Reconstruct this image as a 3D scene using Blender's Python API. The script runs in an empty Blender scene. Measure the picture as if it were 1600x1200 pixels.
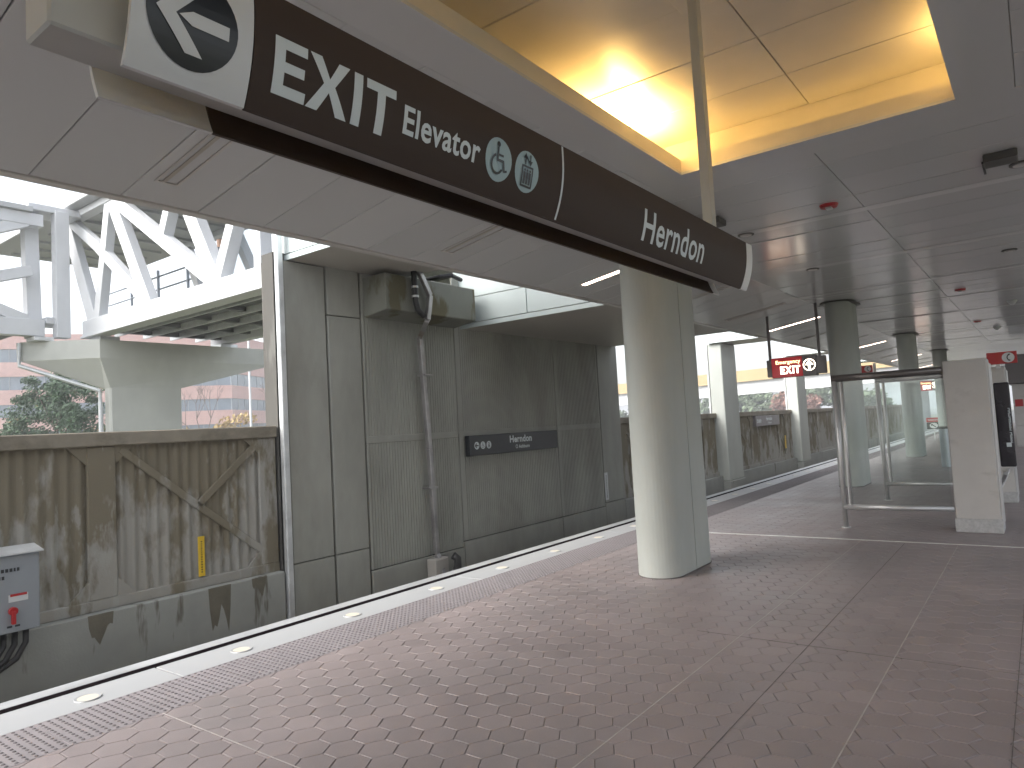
import bpy, bmesh, math, random
from mathutils import Vector, Matrix
R = math.radians
random.seed(7)
scene = bpy.context.scene
C = scene.collection
# ------------------------------------------------------------------ camera, sky, sun, exposure
H = 1.6
yaw, pitch, roll, F = .644586, .061687, -.0552704, 1094.7
fw = Vector((-math.sin(yaw)*math.cos(pitch), math.cos(yaw)*math.cos(pitch), math.sin(pitch)))
r0 = Vector((math.cos(yaw), math.sin(yaw), 0)); u0 = r0.cross(fw)
cr = r0*math.cos(roll) + u0*math.sin(roll); cu = u0*math.cos(roll) - r0*math.sin(roll)
cam = bpy.data.objects.new('camera', bpy.data.cameras.new('camera')); C.objects.link(cam)
m3 = Matrix((cr, cu, -fw)).transposed()
cam.matrix_world = Matrix.Translation((0, 0, H)) @ m3.to_4x4()
cam.data.sensor_width = 36; cam.data.lens = F/1600*36
cam.data.clip_start = .05; cam.data.clip_end = 2000
scene.camera = cam

world = bpy.data.worlds.new('World'); scene.world = world; world.use_nodes = True
wn = world.node_tree; wn.nodes.clear()
wo = wn.nodes.new('ShaderNodeOutputWorld'); wb = wn.nodes.new('ShaderNodeBackground')
sky = wn.nodes.new('ShaderNodeTexSky'); sky.sky_type = 'NISHITA'; sky.sun_disc = False
SUN_EL, SUN_ROT = R(40), R(207)
sky.sun_elevation = SUN_EL; sky.sun_rotation = SUN_ROT; sky.dust_density = 4; sky.air_density = 1
hs = wn.nodes.new('ShaderNodeHueSaturation'); hs.inputs['Saturation'].default_value = .3
wn.links.new(sky.outputs[0], hs.inputs['Color']); wn.links.new(hs.outputs[0], wb.inputs[0])
wb.inputs[1].default_value = .15
wn.links.new(wb.outputs[0], wo.inputs[0])
sun = bpy.data.objects.new('sun', bpy.data.lights.new('sun', 'SUN')); C.objects.link(sun)
sun.data.energy = .9; sun.data.angle = R(40); sun.data.color = (1, .96, .9)
sd = Vector((math.sin(SUN_ROT)*math.cos(SUN_EL), math.cos(SUN_ROT)*math.cos(SUN_EL), math.sin(SUN_EL)))
sun.rotation_euler = sd.to_track_quat('Z', 'Y').to_euler()
vs = scene.view_settings
vs.view_transform = 'Standard'; vs.look = 'None'; vs.gamma = 1; vs.use_curve_mapping = False
vs.exposure = 1.7
scene.cycles.max_bounces = 8; scene.cycles.diffuse_bounces = 5; scene.cycles.glossy_bounces = 4
scene.cycles.transparent_max_bounces = 12; scene.cycles.caustics_reflective = False; scene.cycles.caustics_refractive = False
scene.cycles.use_denoising = True; scene.cycles.sample_clamp_indirect = 6

# ------------------------------------------------------------------ materials
def nn(t, k, **kw):
    n = t.nodes.new(k)
    for a, b in kw.items(): setattr(n, a, b)
    return n
def mat(name, col, rough=.6, metal=0, var=.12, scale=3., stretch=(1, 1, 1), bump=0., bscale=60., coat=0, emit=None, rnd=0, stain=None, spec=.5, rvar=.1):
    m = bpy.data.materials.new(name); m.use_nodes = True; t = m.node_tree
    p = t.nodes['Principled BSDF']
    p.inputs['Roughness'].default_value = rough; p.inputs['Metallic'].default_value = metal
    p.inputs['Specular IOR Level'].default_value = spec
    if coat: p.inputs['Coat Weight'].default_value = coat; p.inputs['Coat Roughness'].default_value = .15
    g = nn(t, 'ShaderNodeNewGeometry')
    mp = nn(t, 'ShaderNodeMapping'); mp.inputs['Scale'].default_value = stretch
    t.links.new(g.outputs['Position'], mp.inputs[0])
    n1 = nn(t, 'ShaderNodeTexNoise'); n1.inputs['Scale'].default_value = scale; n1.inputs['Detail'].default_value = 6; n1.inputs['Roughness'].default_value = .62
    t.links.new(mp.outputs[0], n1.inputs['Vector'])
    rr = nn(t, 'ShaderNodeMapRange'); rr.inputs[1].default_value = .3; rr.inputs[2].default_value = .7
    rr.inputs[3].default_value = 1-var; rr.inputs[4].default_value = 1+var
    t.links.new(n1.outputs[0], rr.inputs[0]); val = rr.outputs[0]
    if rnd:
        oi = nn(t, 'ShaderNodeObjectInfo'); at = nn(t, 'ShaderNodeAttribute', attribute_name='tv')
        s = nn(t, 'ShaderNodeMath', operation='ADD'); t.links.new(oi.outputs['Random'], s.inputs[0]); t.links.new(at.outputs['Fac'], s.inputs[1])
        fr = nn(t, 'ShaderNodeMath', operation='FRACT'); t.links.new(s.outputs[0], fr.inputs[0])
        r2 = nn(t, 'ShaderNodeMapRange'); r2.inputs[3].default_value = 1-rnd; r2.inputs[4].default_value = 1+rnd
        t.links.new(fr.outputs[0], r2.inputs[0])
        mu = nn(t, 'ShaderNodeMath', operation='MULTIPLY'); t.links.new(val, mu.inputs[0]); t.links.new(r2.outputs[0], mu.inputs[1]); val = mu.outputs[0]
    hv = nn(t, 'ShaderNodeHueSaturation'); hv.inputs['Color'].default_value = (*col, 1); t.links.new(val, hv.inputs['Value'])
    cout = hv.outputs[0]
    for st in (stain or []):
        scol, ssc, sstr, lo, hi, amt = st[:6]
        m2 = nn(t, 'ShaderNodeMapping'); m2.inputs['Scale'].default_value = sstr; m2.inputs['Location'].default_value = (random.random()*9, random.random()*9, random.random()*9)
        t.links.new(g.outputs['Position'], m2.inputs[0])
        n2 = nn(t, 'ShaderNodeTexNoise'); n2.inputs['Scale'].default_value = ssc; n2.inputs['Detail'].default_value = 5; n2.inputs['Roughness'].default_value = .6
        t.links.new(m2.outputs[0], n2.inputs['Vector'])
        r3 = nn(t, 'ShaderNodeMapRange'); r3.inputs[1].default_value = lo; r3.inputs[2].default_value = hi; r3.inputs[4].default_value = amt
        src = n2.outputs[0]
        if len(st) > 6:      # stains that run down from the top of the wall
            sx = nn(t, 'ShaderNodeSeparateXYZ'); t.links.new(g.outputs['Position'], sx.inputs[0])
            ma = nn(t, 'ShaderNodeMath', operation='MULTIPLY_ADD'); ma.inputs[1].default_value = st[6]; t.links.new(sx.outputs['Z'], ma.inputs[0]); t.links.new(src, ma.inputs[2]); src = ma.outputs[0]
        t.links.new(src, r3.inputs[0])
        mx = nn(t, 'ShaderNodeMix', data_type='RGBA'); mx.inputs[7].default_value = (*scol, 1)
        t.links.new(r3.outputs[0], mx.inputs[0]); t.links.new(cout, mx.inputs[6]); cout = mx.outputs[2]
    t.links.new(cout, p.inputs['Base Color'])
    if rvar:
        r4 = nn(t, 'ShaderNodeMapRange'); r4.inputs[1].default_value = .3; r4.inputs[2].default_value = .7
        r4.inputs[3].default_value = max(.02, rough-rvar); r4.inputs[4].default_value = min(1, rough+rvar)
        t.links.new(n1.outputs[0], r4.inputs[0]); t.links.new(r4.outputs[0], p.inputs['Roughness'])
    if bump:
        n3 = nn(t, 'ShaderNodeTexNoise'); n3.inputs['Scale'].default_value = bscale; n3.inputs['Detail'].default_value = 4
        t.links.new(g.outputs['Position'], n3.inputs['Vector'])
        b = nn(t, 'ShaderNodeBump'); b.inputs['Strength'].default_value = bump; b.inputs['Distance'].default_value = .01
        t.links.new(n3.outputs[0], b.inputs['Height']); t.links.new(b.outputs[0], p.inputs['Normal'])
    if emit:
        p.inputs['Emission Color'].default_value = (*emit[0], 1); p.inputs['Emission Strength'].default_value = emit[1]
    return m
BR = (.115, .095, .06)
M = dict(
 tile=mat('clay_tile', (.268, .228, .226), .47, var=.14, scale=1.3, rnd=.06, bump=.12, bscale=90, stain=[((.17, .165, .165), .9, (1, 1, 1), .5, .75, .45), ((.3, .25, .235), 6, (1, 1, 1), .58, .8, .3)]),
 grout=mat('grout', (.13, .115, .11), .9, var=.3, scale=8),
 sealant=mat('joint_sealant', (.42, .39, .375), .7, var=.2, scale=6),
 steeljoint=mat('joint_steel', (.7, .69, .66), .35, metal=.6, var=.15, scale=5),
 granite=mat('granite', (.34, .35, .36), .55, var=.1, scale=140, bump=.05, stain=[((.25, .25, .26), 1.5, (1, 1, 1), .6, .85, .35)]),
 tact=mat('tactile_paver', (.235, .215, .225), .7, var=.1, scale=7, rnd=.05, bump=.1),
 dome=mat('tactile_dome', (.12, .108, .112), .6, var=.15, scale=20),
 darkrub=mat('rubber_strip', (.008, .006, .007), .8, var=.3, scale=5, spec=0),
 edgemetal=mat('edge_metal', (.36, .37, .38), .5, metal=.2, var=.2, scale=3, stretch=(1, .4, 1)),
 ceil=mat('ceiling_paint', (.6, .61, .625), .17, var=0, rnd=.035, rvar=0, spec=.75, bump=.015, bscale=2.5),
 strip=mat('ceiling_strip_paint', (.74, .75, .76), .2, var=0, rvar=0, spec=.75),
 ceilback=mat('ceiling_backing', (.05, .05, .05), .9),
 trim=mat('trim_paint', (.52, .5, .49), .35, var=.05),
 cove=mat('cove_paint', (.66, .62, .54), .35, var=.04, rnd=.03, rvar=.05),
 column=mat('column_concrete', (.41, .432, .405), .65, var=.1, scale=1.6, stretch=(1, 1, .35), bump=.06, bscale=120, stain=[((.3, .29, .25), 1.2, (1, 1, .3), .55, .8, .4), ((.5, .5, .46), 5, (1, 1, .5), .62, .8, .4)]),
 wall=mat('wall_concrete', (.325, .315, .285), .85, var=.1, scale=1.4, stretch=(1, 1, .4), bump=.3, bscale=45,
     stain=[((.165, .14, .09), 1.5, (1, 1.2, .5), .50, .58, .86, .11), ((.36, .36, .34), 2.2, (1, 1.6, .5), .58, .62, .55), ((.12, .095, .055), 2.6, (1, 1.3, .5), .58, .68, .65)]),
 wallbase=mat('wall_base_concrete', (.31, .32, .30), .8, var=.12, scale=1.5, bump=.2, bscale=40, stain=[((.1, .09, .065), 1.1, (1, 1.8, .35), .6, .64, .8), ((.38, .385, .365), 1.6, (1, 2, .3), .62, .72, .5)]),
 shadepost=mat('shaded_stained_concrete', (.08, .077, .07), .85, var=.2, scale=2, stretch=(1, 1, .4), bump=.2, stain=[((.13, .128, .118), 2.5, (1, 1, .25), .52, .6, .8), ((.045, .038, .028), 2.2, (1, 1, .3), .6, .68, .7)]),  # base colour darkened to imitate overhead shade; the stains are real
 wet=mat('wet_concrete', (.13, .118, .088), .5, var=.2, scale=4, bump=.2, bscale=40),
 wallcap=mat('wall_cap_concrete', (.25, .225, .18), .85, var=.2, scale=2.5, bump=.25, stain=[((.09, .075, .05), 2, (1, .6, 1), .5, .66, .7)]),
 tower=mat('tower_concrete', (.31, .315, .285), .8, var=.2, scale=1.1, stretch=(1, 1, .4), bump=.2, bscale=50, stain=[((.19, .18, .15), .7, (1, 1, .4), .5, .7, .6), ((.30, .30, .275), 1.7, (1, 1.4, .3), .6, .75, .4)]),
 towerdark=mat('corbel_concrete', (.19, .195, .17), .8, var=.14, scale=1.4, bump=.2, stain=[((.1, .085, .035), 1.3, (1, 1, .5), .56, .62, .85)]),
 joint=mat('joint_shadow_gap', (.1, .09, .075), .9, var=.3, scale=4),
 clad=mat('clad_panel', (.58, .65, .65), .4, var=.04, scale=1, rvar=.06),
 cladsoffit=mat('soffit_panel', (.44, .42, .39), .5, var=.1, scale=1.2),
 galv=mat('galvanised_steel', (.62, .64, .65), .45, metal=.5, var=.15, scale=4),
 pipe=mat('pipe_steel', (.36, .35, .35), .4, metal=.7, var=.25, scale=4, stain=[((.2, .12, .07), 2, (1, 1, .6), .62, .75, .7)]),
 blackpipe=mat('black_pipe', (.02, .02, .022), .4, var=.2),
 cable=mat('black_cable', (.012, .012, .014), .45, var=.2),
 whitesteel=mat('white_steel', (.60, .615, .64), .45, var=.06, scale=1.5),
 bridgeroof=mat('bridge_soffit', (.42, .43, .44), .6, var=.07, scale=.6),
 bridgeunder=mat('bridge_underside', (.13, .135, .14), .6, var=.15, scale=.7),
 pier=mat('pier_concrete', (.56, .57, .535), .8, var=.1, scale=.6, bump=.15, bscale=25, stain=[((.42, .43, .4), .7, (1, 1, .5), .5, .75, .5)]),
 brown=mat('sign_brown', (.05, .034, .027), .6, var=.05, scale=2, rvar=.03, spec=.25),
 white=mat('sign_white', (.62, .64, .65), .35, var=.02, rvar=.02),
 letter=mat('sign_lettering', (.60, .66, .68), .4, var=.02, rvar=.02),
 pict=mat('sign_pictogram', (.33, .44, .47), .45, var=.02, rvar=.02),
 black=mat('sign_black', (.008, .011, .016), .3, var=.05, rvar=.02),
 housing=mat('sign_housing', (.45, .46, .44), .45, var=.05),
 signgrey=mat('sign_grey', (.17, .155, .16), .4, var=.05),
 red=mat('sign_red', (.42, .012, .015), .35, var=.04, rvar=.03),
 redlit=mat('exit_red_lit', (.3, .012, .018), .4, var=.03, emit=((.6, .012, .02), .1)),
 glow=mat('exit_letters_lit', (.9, .85, .75), .4, var=0, emit=((1, .83, .66), 2.0)),
 glowo=mat('exit_small_letters_lit', (.9, .7, .5), .4, var=0, emit=((1, .62, .3), 1.5)),
 lamp=mat('linear_lamp_lit', (.9, .8, .75), .4, var=0, emit=((1, .74, .6), 6)),
 lampoff=mat('linear_lamp_off', (.42, .39, .35), .4, var=.05),
 edgelamp=mat('edge_lamp_lit', (.42, .4, .35), .4, var=0, emit=((1, .88, .66), .1)),
 steel=mat('brushed_steel', (.55, .55, .55), .42, metal=.6, var=.03, rvar=0),
 darksteel=mat('dark_rail_steel', (.16, .145, .14), .35, metal=.6, var=.1, scale=8),
 kiosk=mat('pillar_concrete', (.5, .485, .465), .75, var=.06, scale=3, bump=.12, bscale=80, stain=[((.22, .21, .2), 2.2, (1, 1, 1.6), .6, .75, .5)]),
 kbase=mat('pillar_granite_base', (.42, .42, .42), .5, var=.18, scale=30),
 cab=mat('cabinet_grey', (.27, .295, .325), .45, var=.06, scale=2),
 yellow=mat('yellow_marker', (.72, .48, .02), .5, var=.08, scale=9),
 brick=mat('brick_band', (.47, .29, .265), .85, var=.1, scale=2, bump=.1, bscale=10, stain=[((.53, .36, .33), .4, (1, 1, 1), .5, .7, .5)]),
 winglass=mat('window_glass', (.11, .15, .2), .06, var=.25, scale=.35, rvar=.02, spec=.9),
 mull=mat('mullion', (.2, .23, .27), .4, metal=.3),
 ground=mat('grass_ground', (.12, .125, .075), .95, var=.25, scale=.4, bump=.3, bscale=8),
 asphalt=mat('asphalt', (.14, .14, .135), .9, var=.2, scale=2),
 gravel=mat('track_concrete', (.2, .19, .17), .95, var=.25, scale=6, bump=.5, bscale=30),
 bark=mat('bark', (.12, .095, .08), .95, var=.3, scale=8, bump=.4),
 evergreen=mat('evergreen_leaf', (.085, .135, .085), .8, var=.35, scale=1.2, rnd=.3, stain=[((.26, .16, .05), 1.1, (1, 1, 1), .66, .72, .8)]),
 yellowleaf=mat('yellow_leaf', (.36, .26, .1), .8, var=.3, scale=1.5, rnd=.3),
 fargreen=mat('far_green_leaf', (.13, .17, .11), .9, var=.3, scale=.25, rnd=.25),
 farred=mat('far_red_leaf', (.25, .14, .115), .9, var=.3, scale=.3, rnd=.25),
 tan=mat('parapet_concrete', (.36, .27, .14), .85, var=.08, scale=.3),
 girder=mat('girder_concrete', (.5, .51, .53), .8, var=.05, scale=.3),
 skin=mat('skin', (.45, .28, .2), .6), cloth=mat('dark_clothing', (.05, .055, .07), .85), hair=mat('hair', (.03, .02, .015), .7),
 device=mat('ceiling_device_dark', (.09, .085, .08), .5), strobe=mat('strobe_red', (.45, .02, .03), .35),
 vin=mat('display_black', (.012, .008, .014), .25, var=.1), bin=mat('bin_steel', (.5, .54, .57), .35, metal=.6, var=.1),
)
def glassmat(name, tint, refl):
    m = bpy.data.materials.new(name); m.use_nodes = True; t = m.node_tree; t.nodes.clear()
    o = nn(t, 'ShaderNodeOutputMaterial'); tr = nn(t, 'ShaderNodeBsdfTransparent'); tr.inputs[0].default_value = (*tint, 1)
    gl = nn(t, 'ShaderNodeBsdfGlossy'); gl.inputs['Roughness'].default_value = .03
    lw = nn(t, 'ShaderNodeLayerWeight'); lw.inputs['Blend'].default_value = .5
    pw_ = nn(t, 'ShaderNodeMath', operation='POWER'); pw_.inputs[1].default_value = 4; t.links.new(lw.outputs['Facing'], pw_.inputs[0])
    ad = nn(t, 'ShaderNodeMath', operation='MULTIPLY_ADD'); ad.inputs[1].default_value = .9; ad.inputs[2].default_value = refl; t.links.new(pw_.outputs[0], ad.inputs[0])
    mx = nn(t, 'ShaderNodeMixShader'); t.links.new(ad.outputs[0], mx.inputs[0]); t.links.new(tr.outputs[0], mx.inputs[1]); t.links.new(gl.outputs[0], mx.inputs[2])
    t.links.new(mx.outputs[0], o.inputs[0]); return m
M['glass'] = glassmat('screen_glass', (.935, .965, .955), .035)
M['bglass'] = glassmat('bridge_glass', (.93, .95, .96), .05)

# ------------------------------------------------------------------ builders
class B:
    def __init__(s): s.v, s.f, s.mi = [], [], []
    def add(s, vs, fs, mi=0):
        o = len(s.v); s.v += [tuple(v) for v in vs]; s.f += [tuple(i+o for i in f) for f in fs]; s.mi += [mi]*len(fs); return s
    def box(s, x0, x1, y0, y1, z0, z1, mi=0):
        return s.add([(x0,y0,z0),(x1,y0,z0),(x1,y1,z0),(x0,y1,z0),(x0,y0,z1),(x1,y0,z1),(x1,y1,z1),(x0,y1,z1)],
                     [(0,3,2,1),(4,5,6,7),(0,1,5,4),(1,2,6,5),(2,3,7,6),(3,0,4,7)], mi)
    def prism(s, pts, vec, mi=0):
        n = len(pts); vec = Vector(vec); P = [Vector(p) for p in pts]
        nrm = Vector((0,0,0))
        for i in range(n): nrm += P[i].cross(P[(i+1) % n])
        if nrm.dot(vec) > 0: P = P[::-1]
        return s.add(P + [p+vec for p in P], [tuple(range(n)), tuple(range(2*n-1, n-1, -1))] + [(i, i+n, (i+1) % n+n, (i+1) % n) for i in range(n)], mi)
    def bar(s, p0, p1, w, h, up=(0,0,1), mi=0):   # rectangular bar between two points
        p0, p1 = Vector(p0), Vector(p1); d = (p1-p0).normalized(); a = d.cross(Vector(up))
        if a.length < 1e-4: a = d.cross(Vector((0,1,0)))
        a.normalize(); b = a.cross(d)
        q = [a*w/2+b*h/2, -a*w/2+b*h/2, -a*w/2-b*h/2, a*w/2-b*h/2]
        return s.prism([p0+k for k in q], p1-p0, mi)
    def tube(s, p0, p1, r, n=10, mi=0, r1=None):
        p0, p1 = Vector(p0), Vector(p1); d = (p1-p0).normalized(); a = d.orthogonal().normalized(); b = d.cross(a); r1 = r if r1 is None else r1
        A = [p0+(a*math.cos(k*math.tau/n)+b*math.sin(k*math.tau/n))*r for k in range(n)]
        Bv = [p1+(a*math.cos(k*math.tau/n)+b*math.sin(k*math.tau/n))*r1 for k in range(n)]
        return s.add(A+Bv, [tuple(range(n-1,-1,-1)), tuple(range(n, 2*n))] + [(i, (i+1) % n, (i+1) % n+n, i+n) for i in range(n)], mi)
    def path(s, pts, r, n=8, mi=0):
        P = [Vector(p) for p in pts]; rings = []
        a = None
        for i, p in enumerate(P):
            d = (P[min(i+1, len(P)-1)]-P[max(i-1, 0)]).normalized()
            a = d.orthogonal().normalized() if a is None else (a-d*a.dot(d)).normalized()
            b = d.cross(a); rings.append([p+(a*math.cos(k*math.tau/n)+b*math.sin(k*math.tau/n))*r for k in range(n)])
        fs = []
        for i in range(len(P)-1):
            fs += [(i*n+k, i*n+(k+1) % n, (i+1)*n+(k+1) % n, (i+1)*n+k) for k in range(n)]
        fs += [tuple(range(n-1,-1,-1)), tuple(range((len(P)-1)*n, len(P)*n))]
        return s.add([v for g in rings for v in g], fs, mi)
    def mesh(s, name, mats, bevel=0, smooth=False):
        me = bpy.data.meshes.new(name); me.from_pydata(s.v, [], s.f)
        for m in (mats if isinstance(mats, (list, tuple)) else [mats]): me.materials.append(m)
        if any(s.mi): me.polygons.foreach_set('material_index', s.mi)
        if bevel:
            bm = bmesh.new(); bm.from_mesh(me)
            es = [e for e in bm.edges if len(e.link_faces) == 2 and e.calc_face_angle(0) > .6]
            bmesh.ops.bevel(bm, geom=es, offset=bevel, segments=1, affect='EDGES', clamp_overlap=True); bm.to_mesh(me); bm.free()
        if smooth:
            for p in me.polygons: p.use_smooth = len(p.vertices) == 4
        me.update(); return me
    def build(s, name, mats, parent=None, bevel=0, smooth=False):
        return obj(name, s.mesh(name, mats, bevel, smooth), parent)
def obj(name, me, parent=None, loc=None):
    o = bpy.data.objects.new(name, me); C.objects.link(o)
    if parent: o.parent = parent
    if loc: o.location = loc
    return o
def empty(name, label=None, cat=None, group=None, loc=(0,0,0), kind=None):
    o = bpy.data.objects.new(name, None); C.objects.link(o); o.empty_display_size = .1; o.location = loc
    tag(o, label, cat, group, kind); return o
def tag(o, label=None, cat=None, group=None, kind=None):
    if label: o['label'] = label
    if cat: o['category'] = cat
    if group: o['group'] = group
    if kind: o['kind'] = kind
    return o
ORD = ['first','second','third','fourth','fifth','sixth','seventh','eighth','ninth','tenth','eleventh','twelfth','thirteenth','fourteenth','fifteenth','sixteenth','seventeenth','eighteenth','nineteenth','twentieth','twenty-first','twenty-second','twenty-third','twenty-fourth']
def textmesh(s, x0, x1, y0, y1, m, bold=.02, axis='px', at=0., mirror=False, zfun=None):
    """Lettering fitted into a rectangle. axis 'px': face looks +X (u=Y, v=Z); 'ny': face looks -Y (u=X, v=Z)."""
    cu_ = bpy.data.curves.new('txt', 'FONT'); cu_.body = s; cu_.offset = bold; cu_.space_character = 1.04; cu_.resolution_u = 3
    to = bpy.data.objects.new('txt', cu_); C.objects.link(to); bpy.context.view_layer.update()
    dg = bpy.context.evaluated_depsgraph_get(); me = bpy.data.meshes.new_from_object(to.evaluated_get(dg))
    bpy.data.objects.remove(to); bpy.data.curves.remove(cu_)
    xs = [v.co.x for v in me.vertices]; ys = [v.co.y for v in me.vertices]
    ax, bx, ay, by = min(xs), max(xs), min(ys), max(ys)
    if zfun:
        bm = bmesh.new(); bm.from_mesh(me)
        for k in range(1, 7):
            bmesh.ops.bisect_plane(bm, geom=bm.verts[:]+bm.edges[:]+bm.faces[:], plane_co=(0, ay+(by-ay)*k/7, 0), plane_no=(0,1,0))
        bm.to_mesh(me); bm.free()
    for v in me.vertices:
        u = x0+(v.co.x-ax)/(bx-ax)*(x1-x0); w = y0+(v.co.y-ay)/(by-ay)*(y1-y0)
        v.co = (zfun(w), u, w) if zfun else ((at, u, w) if axis == 'px' else (u, at, w))
    me.materials.clear(); me.materials.append(m); return me
def flat(polys, m, axis='px', at=0., zfun=None, name='mark'):
    """2-D polygons (u,v) laid on a face."""
    b = B()
    for pl in polys:
        area = sum(pl[i][0]*pl[(i+1) % len(pl)][1]-pl[(i+1) % len(pl)][0]*pl[i][1] for i in range(len(pl)))
        if area < 0: pl = pl[::-1]
        if zfun:
            bm = bmesh.new(); bm.faces.new([bm.verts.new((0, u, v)) for u, v in pl])
            zs = [v for u, v in pl]; lo, hi = min(zs), max(zs)
            for k in range(1, 9):
                bmesh.ops.bisect_plane(bm, geom=bm.verts[:]+bm.edges[:]+bm.faces[:], plane_co=(0,0,lo+(hi-lo)*k/9), plane_no=(0,0,1))
            bm.verts.index_update(); bm.normal_update()
            b.add([(zfun(v.co.z), v.co.y, v.co.z) for v in bm.verts], [tuple(v.index for v in f.verts) for f in bm.faces]); bm.free()
        elif axis == 'px': b.add([(at, u, v) for u, v in pl], [tuple(range(len(pl)))])
        else: b.add([(u, at, v) for u, v in pl], [tuple(range(len(pl)))])
    return b.mesh(name, m)
def circ(cx, cy, rx, ry=None, n=28, a0=0, a1=math.tau):
    ry = ry or rx
    return [(cx+rx*math.cos(a0+(a1-a0)*k/n), cy+ry*math.sin(a0+(a1-a0)*k/n)) for k in range(n)]
def stroke(p, q, w):
    d = Vector((q[0]-p[0], q[1]-p[1])).normalized(); a = Vector((-d.y, d.x))*w/2
    return [(p[0]+a.x, p[1]+a.y), (p[0]-a.x, p[1]-a.y), (q[0]-a.x, q[1]-a.y), (q[0]+a.x, q[1]+a.y)]
def ring(cx, cy, r, w, a0, a1, n=14):
    out = []
    for k in range(n):
        a, b = a0+(a1-a0)*k/n, a0+(a1-a0)*(k+1)/n
        out.append([(cx+(r+s*w/2)*math.cos(t), cy+(r+s*w/2)*math.sin(t)) for s, t in ((-1,a),(1,a),(1,b),(-1,b))])
    return out
def proj(p):
    q = Vector(p)-Vector((0,0,H)); z = q.dot(fw)
    if z <= .05: return None
    return (800+F*q.dot(cr)/z, 600-F*q.dot(cu)/z, z)

# ------------------------------------------------------------------ setting: ground, track bed, platform
XE, XC = -5.30, -1.41            # platform edge, platform centre line
XR = 2*XC-XE                     # right platform edge
g = B(); g.box(-700, -9.6, -500, 900, -3.2, -2.6); g.box(6.9, 700, -500, 900, -3.2, -2.6)
tag(g.build('ground', M['ground']), 'grassy ground beyond the track walls', kind='structure')
b = B(); b.box(-60, -34, -400, 800, -2.59, -2.5); tag(b.build('highway', M['asphalt']), 'highway lanes beyond the track wall', kind='structure')
b = B(); b.box(-9.6, 6.9, -60, 110, -1.6, -1.15); tag(b.build('track_bed', M['gravel']), 'concrete track bed below the platform', kind='structure')

plat = empty('platform', 'brown tiled station platform', kind='structure')
b = B(); b.box(XE, XR, -30, 62, -1.14, -.008); b.build('platform_slab', M['grout'], plat)
S = .106; PX, PY = 1.5*S, math.sqrt(3)*S
def hexme(r, name):
    t = B(); A = [(math.cos(k*math.pi/3), math.sin(k*math.pi/3)) for k in range(6)]
    t.add([(x*(r-.0028), y*(r-.0028), 0) for x, y in A]+[(x*r, y*r, -.003) for x, y in A]+[(x*r, y*r, -.0075) for x, y in A],
          [tuple(range(6))]+[(i+6, (i+1) % 6+6, (i+1) % 6, i) for i in range(6)]+[(i+12, (i+1) % 6+12, (i+1) % 6+6, i+6) for i in range(6)])
    return t
hex_me = hexme(S-.0021, 'floor_tile').mesh('floor_tile', M['tile'])
TX0 = -4.37
cells = []
ncol = int((XR-.93-TX0)/PX)
def in_col(x, y):
    for yc in (7.09, 16.19, 25.29, 34.4):
        if abs(x+3.26) < .13 and abs(y-yc) < .46: return True
    return False
for i in range(-1, ncol+1):
    for j in range(int(-6/PY), int(62/PY)):
        x = TX0+S*.9+i*PX; y = j*PY+(PY/2 if i % 2 else 0)
        if y > 26 and (x > 1 or y > 62): continue
        if in_col(x, y): continue
        p = proj((x, y, 0)); vis = p and -60 < p[0] < 1660 and p[1] < 1260
        cells.append(((0 if vis else 1), (p[2] if p else 99), x, y))
cells.sort()
rng = random.Random(3)
for k in range(300):
    _, _, x, y = cells[k]
    o = obj('floor_tile', hex_me, plat, (x, y, rng.uniform(-.0010, .0002)))
    o.rotation_euler = (rng.gauss(0, .0028), rng.gauss(0, .0028), 0)
tb = B(); tv = []
base = hexme(S-.0021, 'x')
for _, _, x, y in cells[300:]:
    if y > 40 and x > -1: continue
    dz = rng.uniform(-.0010, .0002); a, c = rng.gauss(0, .0028), rng.gauss(0, .0028)
    far = y > 14
    vs_ = base.v[:12] if far else base.v; fs_ = base.f[:7] if far else base.f
    tb.add([(x+v[0], y+v[1], v[2]+dz+a*v[1]-c*v[0]) for v in vs_], fs_); tv += [rng.random()]*len(fs_)
me = tb.mesh('tile_field', M['tile']); at = me.attributes.new('tv', 'FLOAT', 'FACE'); at.data.foreach_set('value', tv)
tag(obj('tile_field', me, plat), kind='stuff')
# joints across the tiles
b = B()
for x in (-1.88, -.88): b.box(x-.003, x+.003, -4, 9.3, -.004, .0012)
b.box(-4.37, 2, 2.13, 2.136, -.004, .001)
b.build('control_joint', M['sealant'], plat)
b = B()
for x in (-1.405, -.235): b.box(x-.002, x+.002, -4, 9.3, -.004, .0012)
b.box(-2.2, 2, 5.07, 5.076, -.004, .001); b.build('control_joint', M['grout'], plat)
b = B(); b.box(-4.85, 2, 9.38, 9.41, -.004, .004); b.build('expansion_joint', M['steeljoint'], plat)
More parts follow.
